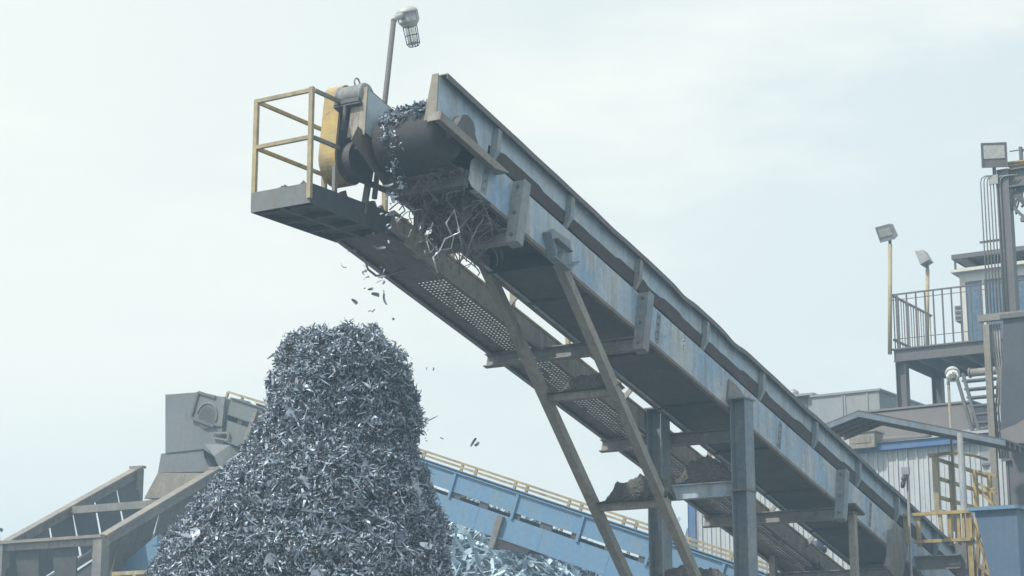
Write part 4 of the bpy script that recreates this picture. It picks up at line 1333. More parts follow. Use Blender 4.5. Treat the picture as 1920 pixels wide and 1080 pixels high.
for k, (a, b) in enumerate(((0.02, 0.36), (0.40, 0.74), (0.78, .98))):   # rubber curtain under the end beam
    mb = MB(FF)
    y0, y1 = wy * (1 - a), wy * (1 - b)
    hh = (1.35, 1.5, 1.1)[k]
    mb.add([(p1.x + 0.06, y0 - .25, p1.z - 0.2), (p1.x + 0.06, y1, p1.z - 0.2), (p1.x + 0.25, y1 + 0.12, p1.z - hh), (p1.x + 0.25, y0 - 0.35, p1.z - hh),
            (p1.x + 0.09, y0 - .25, p1.z - 0.2), (p1.x + 0.09, y1, p1.z - 0.2), (p1.x + 0.28, y1 + 0.12, p1.z - hh), (p1.x + 0.28, y0 - 0.35, p1.z - hh)],
           [(0, 1, 2, 3), (7, 6, 5, 4), (0, 4, 5, 1), (1, 5, 6, 2), (2, 6, 7, 3), (3, 7, 4, 0)])
    mb.build('rubber_flap', M['rusty'] if k == 2 else M['dark'], ff)
mb = MB(FF)
mb.add([(p1.x + .3, 0.35, p1.z - 1.35), (p2.x, 0.35, p2.z - 1.35), (p2.x, wy - .35, p2.z - 1.35), (p1.x + .3, wy - .35, p1.z - 1.35),
        (p1.x + .3, 0.35, p1.z - 1.40), (p2.x, 0.35, p2.z - 1.40), (p2.x, wy - .35, p2.z - 1.40), (p1.x + .3, wy - .35, p1.z - 1.40)],
       [(0, 1, 2, 3), (7, 6, 5, 4), (0, 4, 5, 1), (1, 5, 6, 2), (2, 6, 7, 3), (3, 7, 4, 0)])
mb.build('trough_floor', M['belt'], ff)
# low blue machine and yellow rail glimpsed under the trough
q = at(255, 1035, 39.0)
BF = Frame((q.x, q.y, 0), DIR, LAT, UP)
mb = MB(BF); a = BF.hx(230, 1030, 0); b = BF.hx(290, 1080, 0)
mb.prism([(a.y, a.z - .3), (BF.hx(295, 1000, 0).y, BF.hx(295, 1003, 0).z), (b.y, 0), (a.y, 0)], 0, 0, 1.5)
tag(mb.build('machine_housing', M['blue'], None, BF), 'blue machine housing low behind the rusty trough, left of the scrap pile', 'machine')
q = at(255, 1075, 30.0)
BF = Frame((q.x, q.y, 0), DIR, LAT, UP)
bt = thing('guard_rail', BF, 'short yellow rail at the bottom edge left of the scrap pile', 'railing')
a, b = BF.hx(212, 1075, 0), BF.hx(296, 1074, 0)
mb = MB(BF); mb.box(-.03, .03, b.y, a.y, a.z - 0.04, a.z + .02); mb.build('rail', M['yellowpale'], bt)
for y in (a.y, (a.y + b.y) * .45, b.y):
    mb = MB(BF); mb.box(-.029, .029, y - .03, y + .03, 0, a.z - .041); mb.build('rail_post', M['yellowpale'], bt)

# ================================================================== right side: sheds, roofs
def depth_of(p): return (p - CAM).dot(Vector((0, CT, ST)))

# --- shed with ribbed pale walls and a blue eave
SH = plant(1700, 900, 39.0, -5)
sh = thing('shed', SH, 'metal shed with pale ribbed walls and a blue eave trim behind the conveyor', 'shed')
yl, yr = SH.hx(1294, 980).y, SH.hx(1890, 900).y
zt1 = SH.hx(1700, 842).z
mb = MB(SH); mb.box(0, 1.7, yr, yl, 0, zt1)
y = yr + 0.1
while y < yl:
    mb.box(-0.03, -0.001, y, y + 0.032, 0, zt1 - .001)
    mb.box(-0.012, -0.001, y + 0.11, y + 0.12, 0, zt1 - .001)
    y += 0.222
mb.build('wall', M['wall'], sh)
mb = MB(SH)
mb.box(-0.16, 1.75, yr - 0.1, yl + 0.12, zt1 + 0.0, zt1 + 0.15)
mb.build('eave_trim', M['trimblue'], sh)
mb = MB(SH); mb.box(-0.045, -0.031, yl - 0.16, yl + 0.03, 0, zt1 - 0.002); mb.box(-0.045, 1.69, yl + 0.003, yl + 0.03, 0, zt1 - .002); mb.build('corner_trim', M['trimblue'], sh)
mb = MB(SH); mb.add([(-.2, yr, zt1 + .151), (-.2, yl + .1, zt1 + .151), (1.7, yl + .1, zt1 + .62), (1.7, yr, zt1 + .62), (1.7, yr, zt1 + .151), (1.7, yl + .1, zt1 + .151)],
                    [(0, 1, 2, 3), (3, 2, 5, 4), (0, 4, 5, 1), (0, 3, 4), (1, 5, 2)]); mb.build('roof', M['clad'], sh)

# --- upper cladding behind the small roof
UB = plant(1750, 780, 39.9, -3)
q0, q1 = UB.hx(1660, 774), UB.hx(1822, 756)
mb = MB(UB); mb.prism([(q1.y, 0), (q0.y + .6, 0), (q0.y + .6, q0.z + .02), (q1.y, q1.z)], 0, 0, 0.9)
b_ = thing('roof_housing', UB, 'plain brown-grey clad box on the roof in front of the tower columns', 'roof box')
mb.build('housing', M['brownclad'], b_)
a = UB.hx(1822, 756)
mb = MB(UB); mb.box(-0.03, .93, q1.y - 0.03, q0.y + 0.63, a.z + 0.0 + .02, a.z + 0.06); mb.build('cap_strip', M['brownclad'], b_)
LB = plant(1590, 740, 43.0, -2)
lb = thing('roof_housing', LB, 'light grey clad box with vertical seams and a dark opening at its left end', 'roof box')
q0, q1 = LB.hx(1522, 739), LB.hx(1648, 731)
mb = MB(LB); mb.box(0, 3.3, q1.y, q0.y, 0, q1.z - .02)
mb.box(-0.04, 3.34, q1.y - 0.04, q0.y + .03, q1.z - 0.019, q1.z + 0.03)
for u in (1579, 1584, 1626): 
    y = LB.hx(u, 745).y; mb.box(-0.02, -0.001, y - 0.02, y + 0.02, 0, q1.z - .03)
mb.build('housing', M['clad'], lb)
q2, q3 = LB.hx(1474, 741), LB.hx(1523, 739)
mb = MB(LB); mb.box(0.25, 3.0, q3.y + .03, q2.y, 0, q2.z - .03); mb.box(0.1, 3.1, q3.y + .03, q2.y + 0.05, q2.z - .029, q2.z + 0.02); mb.build('side_bay', M['clad'], lb)
mb = MB(LB); a, b = LB.hx(1480, 748, .25), LB.hx(1516, 800, .25); mb.box(0.23, 0.249, b.y, a.y, b.z, a.z); mb.build('opening', M['darkclad'], lb)  # flat dark sheet; the shade inside the opening is its colour
q = LB.hx(1470, 740)
mb = MB(LB); mb.lathe((0.5, q.y, q.z - .6), (0, 0, 1), [(0.10, 0), (0.10, 0.6), (0.14, 0.62), (0.12, 0.74), (0.04, 0.80)], 12); mb.build('roof_vent', M['galv'], lb)

# --- small gabled roof over the lower end of the conveyor
CN = plant(1610, 769, 32.8, 0)
cn = thing('gable_canopy', CN, 'small gabled steel roof with blue-grey edges over the lower end of the conveyor', 'canopy')
pa, pl, pr = CN.hx(1610, 769), CN.hx(1538, 798), CN.hx(1885, 823)
for nm, p, q in (('roof_slope', pa, pl), ('roof_slope', pa, pr)):
    mb = MB(CN); t_ = 0.10
    mb.prism([(p.y, p.z), (q.y, q.z), (q.y, q.z - 0.03), (p.y, p.z - 0.03)], 0, 0.0, 1.3)
    o = mb.build(nm, M['dark'], cn)
    mb = MB(CN); mb.prism([(p.y, p.z - 0.031), (q.y, q.z - 0.031), (q.y, q.z - 0.115), (p.y, p.z - 0.115)], 0, -0.03, 0.03); mb.build('fascia', M['fasciablue'], o)
    for k in range(4):
        mb = MB(CN); x = 0.2 + 0.28 * k
        mb.prism([(p.y, p.z - 0.031), (q.y, q.z - 0.031), (q.y, q.z - 0.12), (p.y, p.z - 0.12)], 0, x, x + 0.06); mb.build('rafter', M['rusty'], o)
a = CN.hx(1800, 812)
mb = MB(CN); mb.tube([(0.0, a.y, 0.0), (0.0, a.y, a.z)], 0.055, 10); mb.build('canopy_post', M['postpaint'], cn)
# box and pipe on the wall below it
AC = plant(1615, 822, 39.4)
a, b = AC.hx(1592, 820), AC.hx(1640, 838)
mb = MB(AC); mb.box(0, 0.5, b.y, a.y, b.z, a.z + .08)
mb.box(-.03, .53, b.y - .03, a.y + .03, a.z + .081, a.z + .11)
a2 = thing('roof_unit', AC, 'tan box unit standing on the shed roof under the gabled roof', 'roof unit')
mb.build('casing', M['tan'], a2)
mb = MB(AC); mb.box(-.012, -.001, b.y + .08, a.y - .08, b.z + .1, a.z - .02); mb.build('grille', M['greysteel'], a2)
a, b = AC.hx(1650, 826), AC.hx(1728, 817)
mb = MB(AC); mb.tube([(0.2, a.y, a.z), (0.2, b.y, b.z), (0.2, b.y - .12, b.z - .0)], 0.07, 10)
AD = Frame(AC.w((0.2, (a.y + b.y) / 2, a.z)), DIR, LAT, UP)
tag(mb.build('roof_duct', M['slate'], None, AD), 'dark horizontal pipe on the shed roof right of the tan box', 'pipe')

# ================================================================== tower with control cabin
TW = plant(1690, 655, 41.0)
tw = thing('control_tower', TW, 'dark steel tower platform with railings and a white-framed glass control cabin', 'tower')
yL = TW.hx(1676, 655).y; yR = TW.hx(1935, 640).y
zd = TW.hx(1690, 653).z; zb = TW.hx(1700, 676).z
xB = TW.hy(1752, 703, yL).x
mb = MB(TW)
mb.box(0, 0.02, yR, yL, zb, zd - .03); mb.box(-0.05, xB, yR, yL + .04, zd - 0.029, zd)
mb.box(0.021, xB, yL - 0.02, yL, zb, zd - .03); mb.box(xB - .02, xB, yR, yL - .021, zb, zd - .03)
mb.box(-0.05, .0, yR, yL, zb - .012, zb); 
for k in range(1, 6):
    y = yL + (yR - yL) * k / 6; mb.box(0.021, xB - .021, y, y + 0.07, zb + .02, zd - .03)
mb.build('deck', M['slate'], tw)
for (x, y) in ((0.02, yL - 0.23), (xB - 0.25, yL - 0.23), (0.02, yR), (xB - .25, yR)):
    mb = MB(TW); d = 0.22
    mb.box(x, x + d, y, y + .014, 0, zb - .013); mb.box(x, x + d, y + d - .014, y + d, 0, zb - .013); mb.box(x + d / 2 - .008, x + d / 2 + .008, y + .014, y + d - .014, 0, zb - .013)
    mb.build('column', M['slate'], tw)
# railings
zr = TW.hx(1690, 551).z; zlow = TW.hx(1690, 635).z; zmid = zr - (zr - zlow) * .5
for y0, y1, x0, x1 in ((yR, yL, -.02, .02),):
    for z in (zr, zr - .12, zlow):
        mb = MB(TW); w = .016 if z == zr else .007; mb.box(-w, w, y0, y1, z - w, z + w); mb.build('rail', M['slate'], tw)
us = [1684, 1701.5, 1719, 1736, 1752, 1769, 1786, 1804, 1822, 1840, 1858, 1876, 1894, 1912]
for u in us:
    y = TW.hx(u, 600).y
    mb = MB(TW); mb.box(-.013, .013, y - .015, y + .015, zd, zr - .017); mb.build('rail_post', M['slate'], tw)
for z in (zr, zlow):
    mb = MB(TW); mb.box(.023, xB, yL - .02, yL + .02, z - .02, z + .02); mb.build('rail', M['tan'], tw)
nb_ = 16
for k in range(nb_):
    x = 0.1 + (xB - .2) * k / (nb_ - 1); w = .022 if k % 4 == 1 else .008
    mb = MB(TW); mb.box(x - w, x + w, yL - .01, yL + .01, zd, zr - .021); mb.build('baluster', M['tan' if k % 4 else 'slate'], tw)
# cabin
xc = 0.75
ya = TW.hx(1801, 560, xc).y; yb = yR + .1
zc1 = TW.hx(1840, 508, xc).z
mb = MB(TW)
mb.box(xc, xc + .09, ya - .12, ya, zd + .001, zc1)                    # frame posts
n_m = 3
for k in range(1, n_m + 1):
    y = ya + (yb - ya) * k / n_m; mb.box(xc, xc + .09, y, y + .05, zd + .14, zc1 - .20)
mb.box(xc, xc + .09, yb, ya - .121, zd + .001, zd + .14)
mb.box(xc, xc + .09, yb, ya - .121, zc1 - .20, zc1)
mb.box(xc + .091, xB - .3, ya - .10, ya, zd + .001, zd + .16); mb.box(xc + .091, xB - .3, ya - .10, ya, zc1 - .2, zc1)
mb.box(xB - .38, xB - .3, ya - .1, ya, zd + .161, zc1 - .201)
cb = mb.build('cabin_frame', M['white'], tw)
mb = MB(TW); mb.box(xc + .03, xc + .05, yb, ya - .122, zd + .141, zc1 - .201); mb.box(xc + .095, xB - .39, ya - .06, ya - .04, zd + .161, zc1 - .201)
mb.build('window', M['window'], cb)
mb = MB(TW); mb.box(xc - .18, xB - .1, yb, ya + .14, zc1 + .001, zc1 + .07); mb.build('cabin_roof', M['white'], tw)
mb = MB(TW); mb.box(xc + .5, xB - .5, yb, ya - .3, zd + .01, zd + .9); mb.build('cabin_back_wall', M['clad'], tw)
zk = TW.hx(1787, 480, xc - .2).z
yk = TW.hx(1786, 480, xc - .2).y
mb = MB(TW); mb.box(xc - .2, xB + .1, yb, yk, zk - .05, zk + .0); mb.build('sun_canopy', M['tan'], tw)
mb = MB(TW); mb.box(xc - .23, xc - .201, yb, yk + .02, zk - .08, zk + .02)
mb.box(xc - .2, xB + .1, yk + .001, yk + .02, zk - .08, zk + .02)
for k in range(3):
    y = yk + (yb - yk) * (k + .6) / 3; mb.box(xc - .2, xB, y, y + .06, zk - .11, zk - .051)
mb.build('canopy_edge', M['slate'], tw)
mb = MB(TW); mb.box(xc - .19, xc - .15, yk - .06, yk - .02, zc1 + .071, zk - .08); mb.box(xB - .2, xB - .16, yk - .06, yk - .02, zc1 + .071, zk - .08); mb.build('canopy_stay', M['slate'], tw)
a, b = TW.hx(1788, 573, xc), TW.hx(1800.5, 600, xc)
mb = MB(TW); mb.box(xc + .05, xc + .6, ya + .002, a.y, b.z, a.z)
ac = mb.build('air_conditioner', M['clad'], tw)
mb = MB(TW)
for k in range(3):
    z = b.z + (a.z - b.z) * (k + .4) / 3; mb.box(xc + .035, xc + .049, ya + .02, a.y - .02, z, z + .05)
mb.build('vent_slot', M['darkclad'], ac)
mb = MB(TW); mb.box(xc + .2, xc + .24, ya + .05, ya + .09, zd + .001, b.z); mb.build('unit_leg', M['slate'], tw)

# --- flood lights
def flood(fr_p, d, w, h, dp, label, pole=None, mat='galv', lens_part=(0.08, 0.92, 0.30, 0.94)):
    """flood light: a tapered housing whose lens looks along d"""
    d = Vector(d).normalized(); s = d.cross(UP).normalized(); u = s.cross(d)
    F2 = Frame(fr_p, s, d, u)
    base = Frame(fr_p if pole is None else Vector((pole[0].x, pole[0].y, pole[0].z)), DIR, LAT, UP)
    t = thing('flood_light', base, label, 'flood light', 'flood lights')
    mb = MB(F2)
    fr4 = [(-w / 2, 0, -h / 2), (w / 2, 0, -h / 2), (w / 2, 0, h / 2), (-w / 2, 0, h / 2)]
    bk = [(-w * .42, -dp, -h * .42), (w * .42, -dp, -h * .42), (w * .42, -dp * .8, h * .38), (-w * .42, -dp * .8, h * .38)]
    mb.add(fr4 + bk, [(0, 1, 2, 3), (7, 6, 5, 4), (0, 4, 5, 1), (1, 5, 6, 2), (2, 6, 7, 3), (3, 7, 4, 0)])
    rim = .025
    mb.box(-w / 2 - rim * .3, w / 2 + rim * .3, 0.001, .02, -h / 2 - rim * .3, -h / 2 + rim)
    mb.box(-w / 2 - rim * .3, w / 2 + rim * .3, 0.001, .02, h / 2 - rim, h / 2 + rim * .3)
    mb.box(-w / 2 - rim * .3, -w / 2 + rim, 0.001, .02, -h / 2 + rim, h / 2 - rim)
    mb.box(w / 2 - rim, w / 2 + rim * .3, 0.001, .02, -h / 2 + rim, h / 2 - rim)
    hd = mb.build('housing', M[mat], t)
    a, b, c, e = lens_part
    mb = MB(F2); mb.box(-w / 2 + a * w, -w / 2 + b * w, .002, .012, -h / 2 + c * h, -h / 2 + e * h); mb.build('lens', M['lens'], hd)
    mb = MB(WORLD)
    mb.tube([F2.w((0, -dp * .5, -h * .42)), F2.w((0, -dp * .5, -h * .42)) + UP * -0.16], 0.035, 8)
    mb.build('neck', M['slate'], t)
    if pole:
        mb = MB(WORLD); mb.tube([pole[0], F2.w((0, -dp * .5, -h * .42)) + UP * -0.14], pole[1], 10); mb.build('pole', M['yellowpale'], t)
    return t
p0 = TW.w((-.09, yL + .06, zd - .12))
ptop = TW.w(TW.hx(1661, 437, -.08))
ptop.x = p0.x + (ptop.x - p0.x) * .62; 
flood(ptop, (-0.70, -0.55, -0.42), 0.40, 0.34, 0.17, 'flood light on the taller tan pole at the outer left corner of the tower platform', (p0, .045))
p0 = TW.w((xB - .3, yL + .08, zd - .1))
q = TW.hy(1728, 487, yL + .08)
p0 = TW.w((q.x, yL + .08, zd - .1)); pt = TW.w(TW.hy(1727, 486, yL + .08))
flood(pt, (-0.80, 0.45, -0.30), 0.40, 0.33, 0.2, 'flood light seen from behind on the shorter tan pole beside the cabin', (p0, .045))

# ================================================================== cable mast at the right edge
CM = plant(1888, 600, 36.0)
cm = thing('cable_mast', CM, 'tall dark steel column carrying a bundle of thin vertical conduits at the right edge', 'mast')
zt3 = CM.hx(1888, 316).z
yc0, yc1 = CM.hx(1876, 450).y, CM.hx(1898, 450).y
mb = MB(CM); w = abs(yc0 - yc1)
mb.box(0, .2, yc1, yc1 + .014, 0, zt3); mb.box(0, .2, yc0 - .014, yc0, 0, zt3); mb.box(.09, .105, yc1 + .014, yc0 - .014, 0, zt3)
mb.box(-.012, -.001, yc1, yc0, 5.0, zt3)
mb.build('column', M['slate'], cm)
a, b = CM.hx(1878, 318), CM.hx(1940, 344)
mb = MB(CM); mb.ibeam((0.1, a.y, (a.z + b.z) / 2), (0.1, b.y, (a.z + b.z) / 2), a.z - b.z, .2, .03); mb.build('top_beam', M['slate'], cm)
mb = MB(CM); a, b = CM.hx(1862, 334), CM.hx(1884, 375)
mb.prism([(a.y, a.z), (b.y, a.z), (b.y, b.z), (b.y + .08, b.z + .1)], 0, .02, .12); mb.build('bracket', M['slate'], cm)
for k in range(7):
    ut, ub = 1841 + 6.0 * k, 1849 + 6.1 * k
    y = CM.hx((ut + ub) / 2 + .5, 465, -.05).y
    zt_k = CM.hx(ut, 331, -.05).z; z0_k = CM.hx(ub, 602, -.05).z
    mb = MB(CM)
    mb.tube([(-.05, y, z0_k), (-.05, y, zt_k - .12), (-.05, y - .02, zt_k - .04), (-.05, y - .09, zt_k), (0.02, y - .16 - .03 * k, zt_k + .01)], .013, 6)
    mb.build('conduit', M['conduit'], cm)
for v in (452,):
    a, b = CM.hx(1836, 454, -.05), CM.hx(1878, 450, -.05)
    mb = MB(CM); mb.box(-.03, .0, b.y, a.y, a.z - .02, a.z + .02); mb.build('conduit_clamp', M['slate'], cm)
a, b = CM.hx(1856, 331, -.02), CM.hx(1874, 346, -.02)
mb = MB(CM); mb.box(-.11, -.075, b.y, a.y, b.z, a.z); mb.build('junction_box', M['galv'], cm)
# cross beam with the lower conduits and the tan post
a, b = CM.hx(1840, 607), CM.hx(1945, 590)
mb = MB(CM); mb.box(-.2, -.08, b.y, a.y, a.z, a.z + .13); mb.build('cross_beam', M['greysteel'], cm)
a = CM.hx(1851, 612, -.1)
mb = MB(CM); mb.box(-.19, -.09, a.y - .06, a.y + .06, 0, a.z + .02); mb.build('post', M['tan'], cm)
for k in range(4):
    y = CM.hx(1866 + 5 * k, 700, -.06).y; z1_ = CM.hx(1866, 608, -.06).z; z0_ = CM.hx(1866, 800, -.06).z
    mb = MB(CM); mb.tube([(-.06, y + .02, z1_), (-.06, y + .02, z1_ - .5), (-.06, y - .05 + .02 * k, (z1_ + z0_) / 2), (-.06, y + .03, z0_ + .3), (-.06, y, z0_ - .6)], .02, 6); mb.build('conduit', M['conduit'], cm)
# cables on the top beam
mb = MB(CM)
rc = random.Random(3)
for k in range(16):
    a = CM.hx(rc.uniform(1890, 1925), 346, .1); b = CM.hx(rc.uniform(1895, 1940), rc.uniform(365, 402), .1)
    m_ = (a + b) / 2 + Vector((0, rc.uniform(-.1, .1), -.12))
    mb.tube([a, m_, b], .018, 5)
mb.build('cables', M['dark'], cm)
a, b = CM.hx(1890, 380, .1), CM.hx(1945, 430, .1)
mb = MB(CM); mb.bar((.1, a.y, a.z), (.1, b.y, b.z), .06, .07, (1, 0, 0)); mb.build('brace', M['slate'], cm)
a, b = CM.hx(1913, 412, .0), CM.hx(1940, 405, .0)
mb = MB(CM); mb.box(0, .1, b.y, a.y, a.z - .03, a.z + .04); mb.build('brace', M['slate'], cm)
CT_ = plant(1905, 316, 36.6)
a, b = CT_.hx(1889, 315), CT_.hx(1945, 299)
mb = MB(CT_); mb.box(0, .25, b.y, a.y, a.z + .03, b.z); mb.box(-.04, .29, b.y, a.y + .03, b.z + .001, b.z + .03)
FY = Frame(CT_.w((0.1, (a.y + b.y) / 2, a.z)), DIR, LAT, UP)
tag(mb.build('hoist_trolley', M['yellow'], None, FY), 'yellow steel box on the top beam beside the large flood light', 'hoist')
a, b = CT_.hx(1893, 284), CT_.hx(1945, 283)
mb = MB(CT_); mb.tube([(0, a.y, a.z), (0, b.y, a.z)], .012, 6); mb.tube([(0, a.y - .2, a.z - .03), (0, b.y, a.z - .03)], .012, 6); mb.box(-.05, .05, CT_.hx(1917, 290).y, CT_.hx(1912, 290).y, a.z - .2, a.z + .05)
FY = Frame(CT_.w((0, b.y, a.z - .2)), DIR, LAT, UP)
tag(mb.build('rod_antenna', M['slate'], None, FY), 'thin horizontal rods sticking out at the right edge above the yellow box', 'rods')
pt = CM.w(CM.hx(1864, 291, -.15))
flood(pt, (-0.12, -0.95, -0.06), 0.47, 0.47, 0.2, 'large square flood light facing the camera on top of the cable mast', None, 'slate', (.08, .92, .36, .93))
mb = MB(WORLD)

# --- dark hopper plate below the mast
HP = plant(1890, 700, 34.0)
hpz = thing('steel_hopper', HP, 'dark slate steel hopper wall at the right edge beside the vertical conduits', 'hopper')
pts = [HP.hx(u, v) for u, v in ((1881, 598), (1960, 592), (1960, 760), (1905, 795), (1876, 806))]
mb = MB(HP); mb.prism([(p.y, p.z) for p in pts], 0, 0, 2.0); mb.build('hopper_wall', M['hopperdark'], hpz)
mb = MB(HP); a, b = HP.hx(1876, 596), HP.hx(1960, 590); mb.box(-.06, -.001, b.y, a.y, a.z - .03, a.z + .05); mb.build('rim', M['slate'], hpz)
pts = [HP.hx(u, v) for u, v in ((1876, 807), (1905, 796), (1960, 761), (1960, 830), (1880, 832))]
mb = MB(HP); mb.prism([(p.y, p.z) for p in pts], 0, -.02, 1.9); mb.build('hopper_cone', M['brownclad'], hpz)
a = HP.hx(1897, 830); mb = MB(HP); mb.box(.3, .5, a.y - .1, a.y + .1, 0, a.z); mb.build('hopper_leg', M['slate'], hpz)
DW = plant(1900, 900, 37.0)
dw = thing('wall_panel', DW, 'dark grey sheet wall at the right edge behind the blue bin', 'wall')
a, b = DW.hx(1884, 842), DW.hx(1975, 830)
mb = MB(DW); mb.box(0, .12, b.y, a.y, 0, a.z)
for k in range(9): mb.box(-.02, -.001, a.y - .12 * k - .05, a.y - .12 * k - .02, 0, a.z - .01)
mb.build('sheet', M['darkclad'], dw)
mb = MB(DW); mb.box(-.08, -.021, b.y, a.y + .06, a.z - .24, a.z); mb.build('top_beam', M['slate'], dw)

# --- stair behind the post
SR = plant(1820, 750, 39.0)
sr = thing('steel_stair', SR, 'open dark steel stair below the tower platform', 'stair')
for (a, b) in (((1794, 708), (1818, 790)), ((1805, 700), (1829, 782))):
    pa, pb = SR.hx(*a), SR.hx(*b)
    pb2 = pa + (pb - pa) * 2.2
    mb = MB(SR); mb.bar((0, pa.y, pa.z), (0, pb2.y, pb2.z), .06, .06, (1, 0, 0)); mb.build('stringer', M['slate'], sr)
for k in range(7):
    pa = SR.hx(1800 + 4.5 * k, 714 + 15.6 * k); pb = SR.hx(1866, 709 + 15.6 * k)
    mb = MB(SR); mb.box(-.02, .22, pb.y, pa.y - .04, pa.z - .025, pa.z + .012); mb.build('tread', M['slate'], sr)
pa = SR.hx(1868, 700); 
mb = MB(SR); mb.bar((.1, pa.y, pa.z + .3), (.1, pa.y - .15, pa.z - 3), .06, .05, (1, 0, 0)); mb.build('stringer', M['slate'], sr)
a, b = SR.hx(1796, 688), SR.hx(1850, 684)
mb = MB(SR); mb.tube([(.8, a.y, a.z), (.8, b.y - .3, a.z)], .085, 12)
mb.tube([(.8, a.y + .03, a.z), (.8, a.y, a.z)], .11, 12)
FY = Frame(SR.w((.8, b.y, a.z)), DIR, LAT, UP)
tag(mb.build('vent_pipe', M['tan'], None, FY), 'thick tan horizontal pipe under the tower deck', 'pipe')

# --- second jar lamp
L2 = plant(1782, 960, 33.0)
l2 = thing('guarded_lamp', L2, 'round jar lamp on a thin straight pole in front of the brown-grey roof box', 'lamp', 'jar lamps on thin poles')
a = L2.hx(1778, 716)
mb = MB(L2); mb.tube([(0, a.y - .02, 0), (0, a.y, a.z)], .026, 8); mb.build('pole', M['tan'], l2)
c_ = L2.hx(1786, 701); e_ = L2.hx(1797, 718)
axd = Vector((-.25, e_.y - c_.y, e_.z - c_.z)).normalized()
mb = MB(L2); mb.lathe(c_ - axd * .05, axd, [(.02, -.06), (.09, -.05), (.125, 0), (.13, .04), (.118, .05), (.118, .10), (.128, .11)], 18)
mb.tube([(0, a.y, a.z - .05), (0, a.y, a.z + .06), c_ - axd * .04], .03, 8)
h2 = mb.build('lamp_housing', M['lampgrey'], l2)
mb = MB(L2); mb.lathe(c_, axd, [(.115, .06), (.115, .10), (.095, .16), (.05, .20), (.01, .21)], 18); mb.build('lamp_jar', M['jar'], l2)
mb = MB(L2); mb.lathe(c_, axd, [(.04, .205), (.05, .215), (.03, .25)], 10); mb.build('lamp_tip', M['slate'], h2)

# ================================================================== yellow ladder cage, railings, bin
YC = plant(1757, 960, 32.5)
yc = thing('safety_cage', YC, 'tall yellow safety cage of posts and slanting rails in front of the pale ribbed wall', 'railing')
zt4 = YC.hx(1755, 856).z; zb4 = YC.hx(1757, 957).z
def yv(u, v, x=0.0): return YC.hx(u, v, x)
y0 = yv(1755, 900).y
mb = MB(YC); mb.box(-.04, .04, y0 - .045, y0 + .045, zb4, zt4); mb.box(-.06, .06, y0 - .06, y0 + .10, zt4 + .001, zt4 + .05); mb.box(-.08, .08, y0 - .12, y0 + .08, zb4 - .04, zb4 - .001)
mb.build('corner_post', M['yellowpale'], yc)
mb = MB(YC); mb.bar((0, y0 - .03, zb4 - .041), (0, y0 - .06, zb4 - .42), .055, .055, (1, 0, 0)); mb.build('corner_post', M['yellowpale'], yc)
for (ua, va) in ((862, None), (897, None), (932, None)):
    a = YC.hy(1760, ua, y0); b = YC.hy(1826, ua + 20, y0)
    mb = MB(YC); mb.box(a.x + .05, b.x + .9, y0 - .02, y0 + .02, a.z - .03, a.z + .03); mb.build('side_rail', M['yellow'], yc)
xs_c = []
for u, w_ in ((1781, .05), (1826, .065), (1853, .055)):
    a = YC.hy(u, 890, y0 - .03)
    mb = MB(YC); mb.box(a.x - w_, a.x + w_, y0 - .08, y0 - .025, zb4 - .3, zt4 - .02 + .0); mb.build('cage_post', M['yellow'], yc); xs_c.append(a.x)
mb = MB(YC); mb.tube([(0, y0, zt4 + .03), YC.hx(1775, 850, .4), YC.hx(1795, 849, .8), YC.hx(1825, 854, xs_c[1]), YC.hx(1850, 862, xs_c[2])], .028, 8); mb.build('top_hoop', M['yellow'], yc)
for k, (u0, v0, u1, v1) in enumerate(((1830, 883, 1868, 892), (1830, 905, 1868, 925), (1830, 926, 1868, 915), (1832, 915, 1866, 950))):
    a, b = YC.hx(u0, v0, xs_c[1]), YC.hx(u1, v1, xs_c[1])
    mb = MB(YC); mb.bar((xs_c[1], a.y, a.z), (xs_c[1], b.y, b.z), .045, .045, (1, 0, 0)); mb.build('cage_bar', M['yellow'], yc)

YR = plant(1760, 990, 30.5)
yrr = thing('platform_railing', YR, 'two-rail yellow railing across the lower conveyor end, left of the blue bin', 'railing')
a, b = YR.hx(1695, 963), YR.hx(1818, 959); zt5 = a.z
c = YR.hx(1718, 1016)
mb = MB(YR); mb.box(-.025, .025, b.y, a.y, zt5 - .05, zt5); mb.build('top_rail', M['yellow'], yrr)
mb = MB(YR); mb.box(-.025, .025, b.y, c.y + .05, c.z - .025, c.z + .025); mb.build('mid_rail', M['yellow'], yrr)
for u, w_, zlo in ((1697, .035, YR.hx(1697, 1020).z), (1721, .028, c.z - .08), (1780, .028, c.z - .08), (1797, .022, c.z - .08), (1806, .02, c.z - .05), (1817, .042, 0)):
    y = YR.hx(u, 1000).y
    mb = MB(YR); mb.box(.026, .075, y - w_, y + w_, zlo, zt5 + (0.02 if u == 1817 else -.001)); mb.build('rail_post', M['yellow'], yrr)
for (a, b) in (((1820, 972), (1862, 1085)), ((1820, 1048), (1858, 1078)), ((1835, 990), (1832, 1085)), ((1848, 1020), (1843, 1090)), ((1820, 1010), (1838, 1022))):
    pa, pb = YR.hx(*a, .1), YR.hx(*b, .1)
    mb = MB(YR); mb.bar((.1, pa.y, pa.z), (.1, pb.y, pb.z), .05, .05, (1, 0, 0)); mb.build('stair_rail', M['yellow'], yrr)

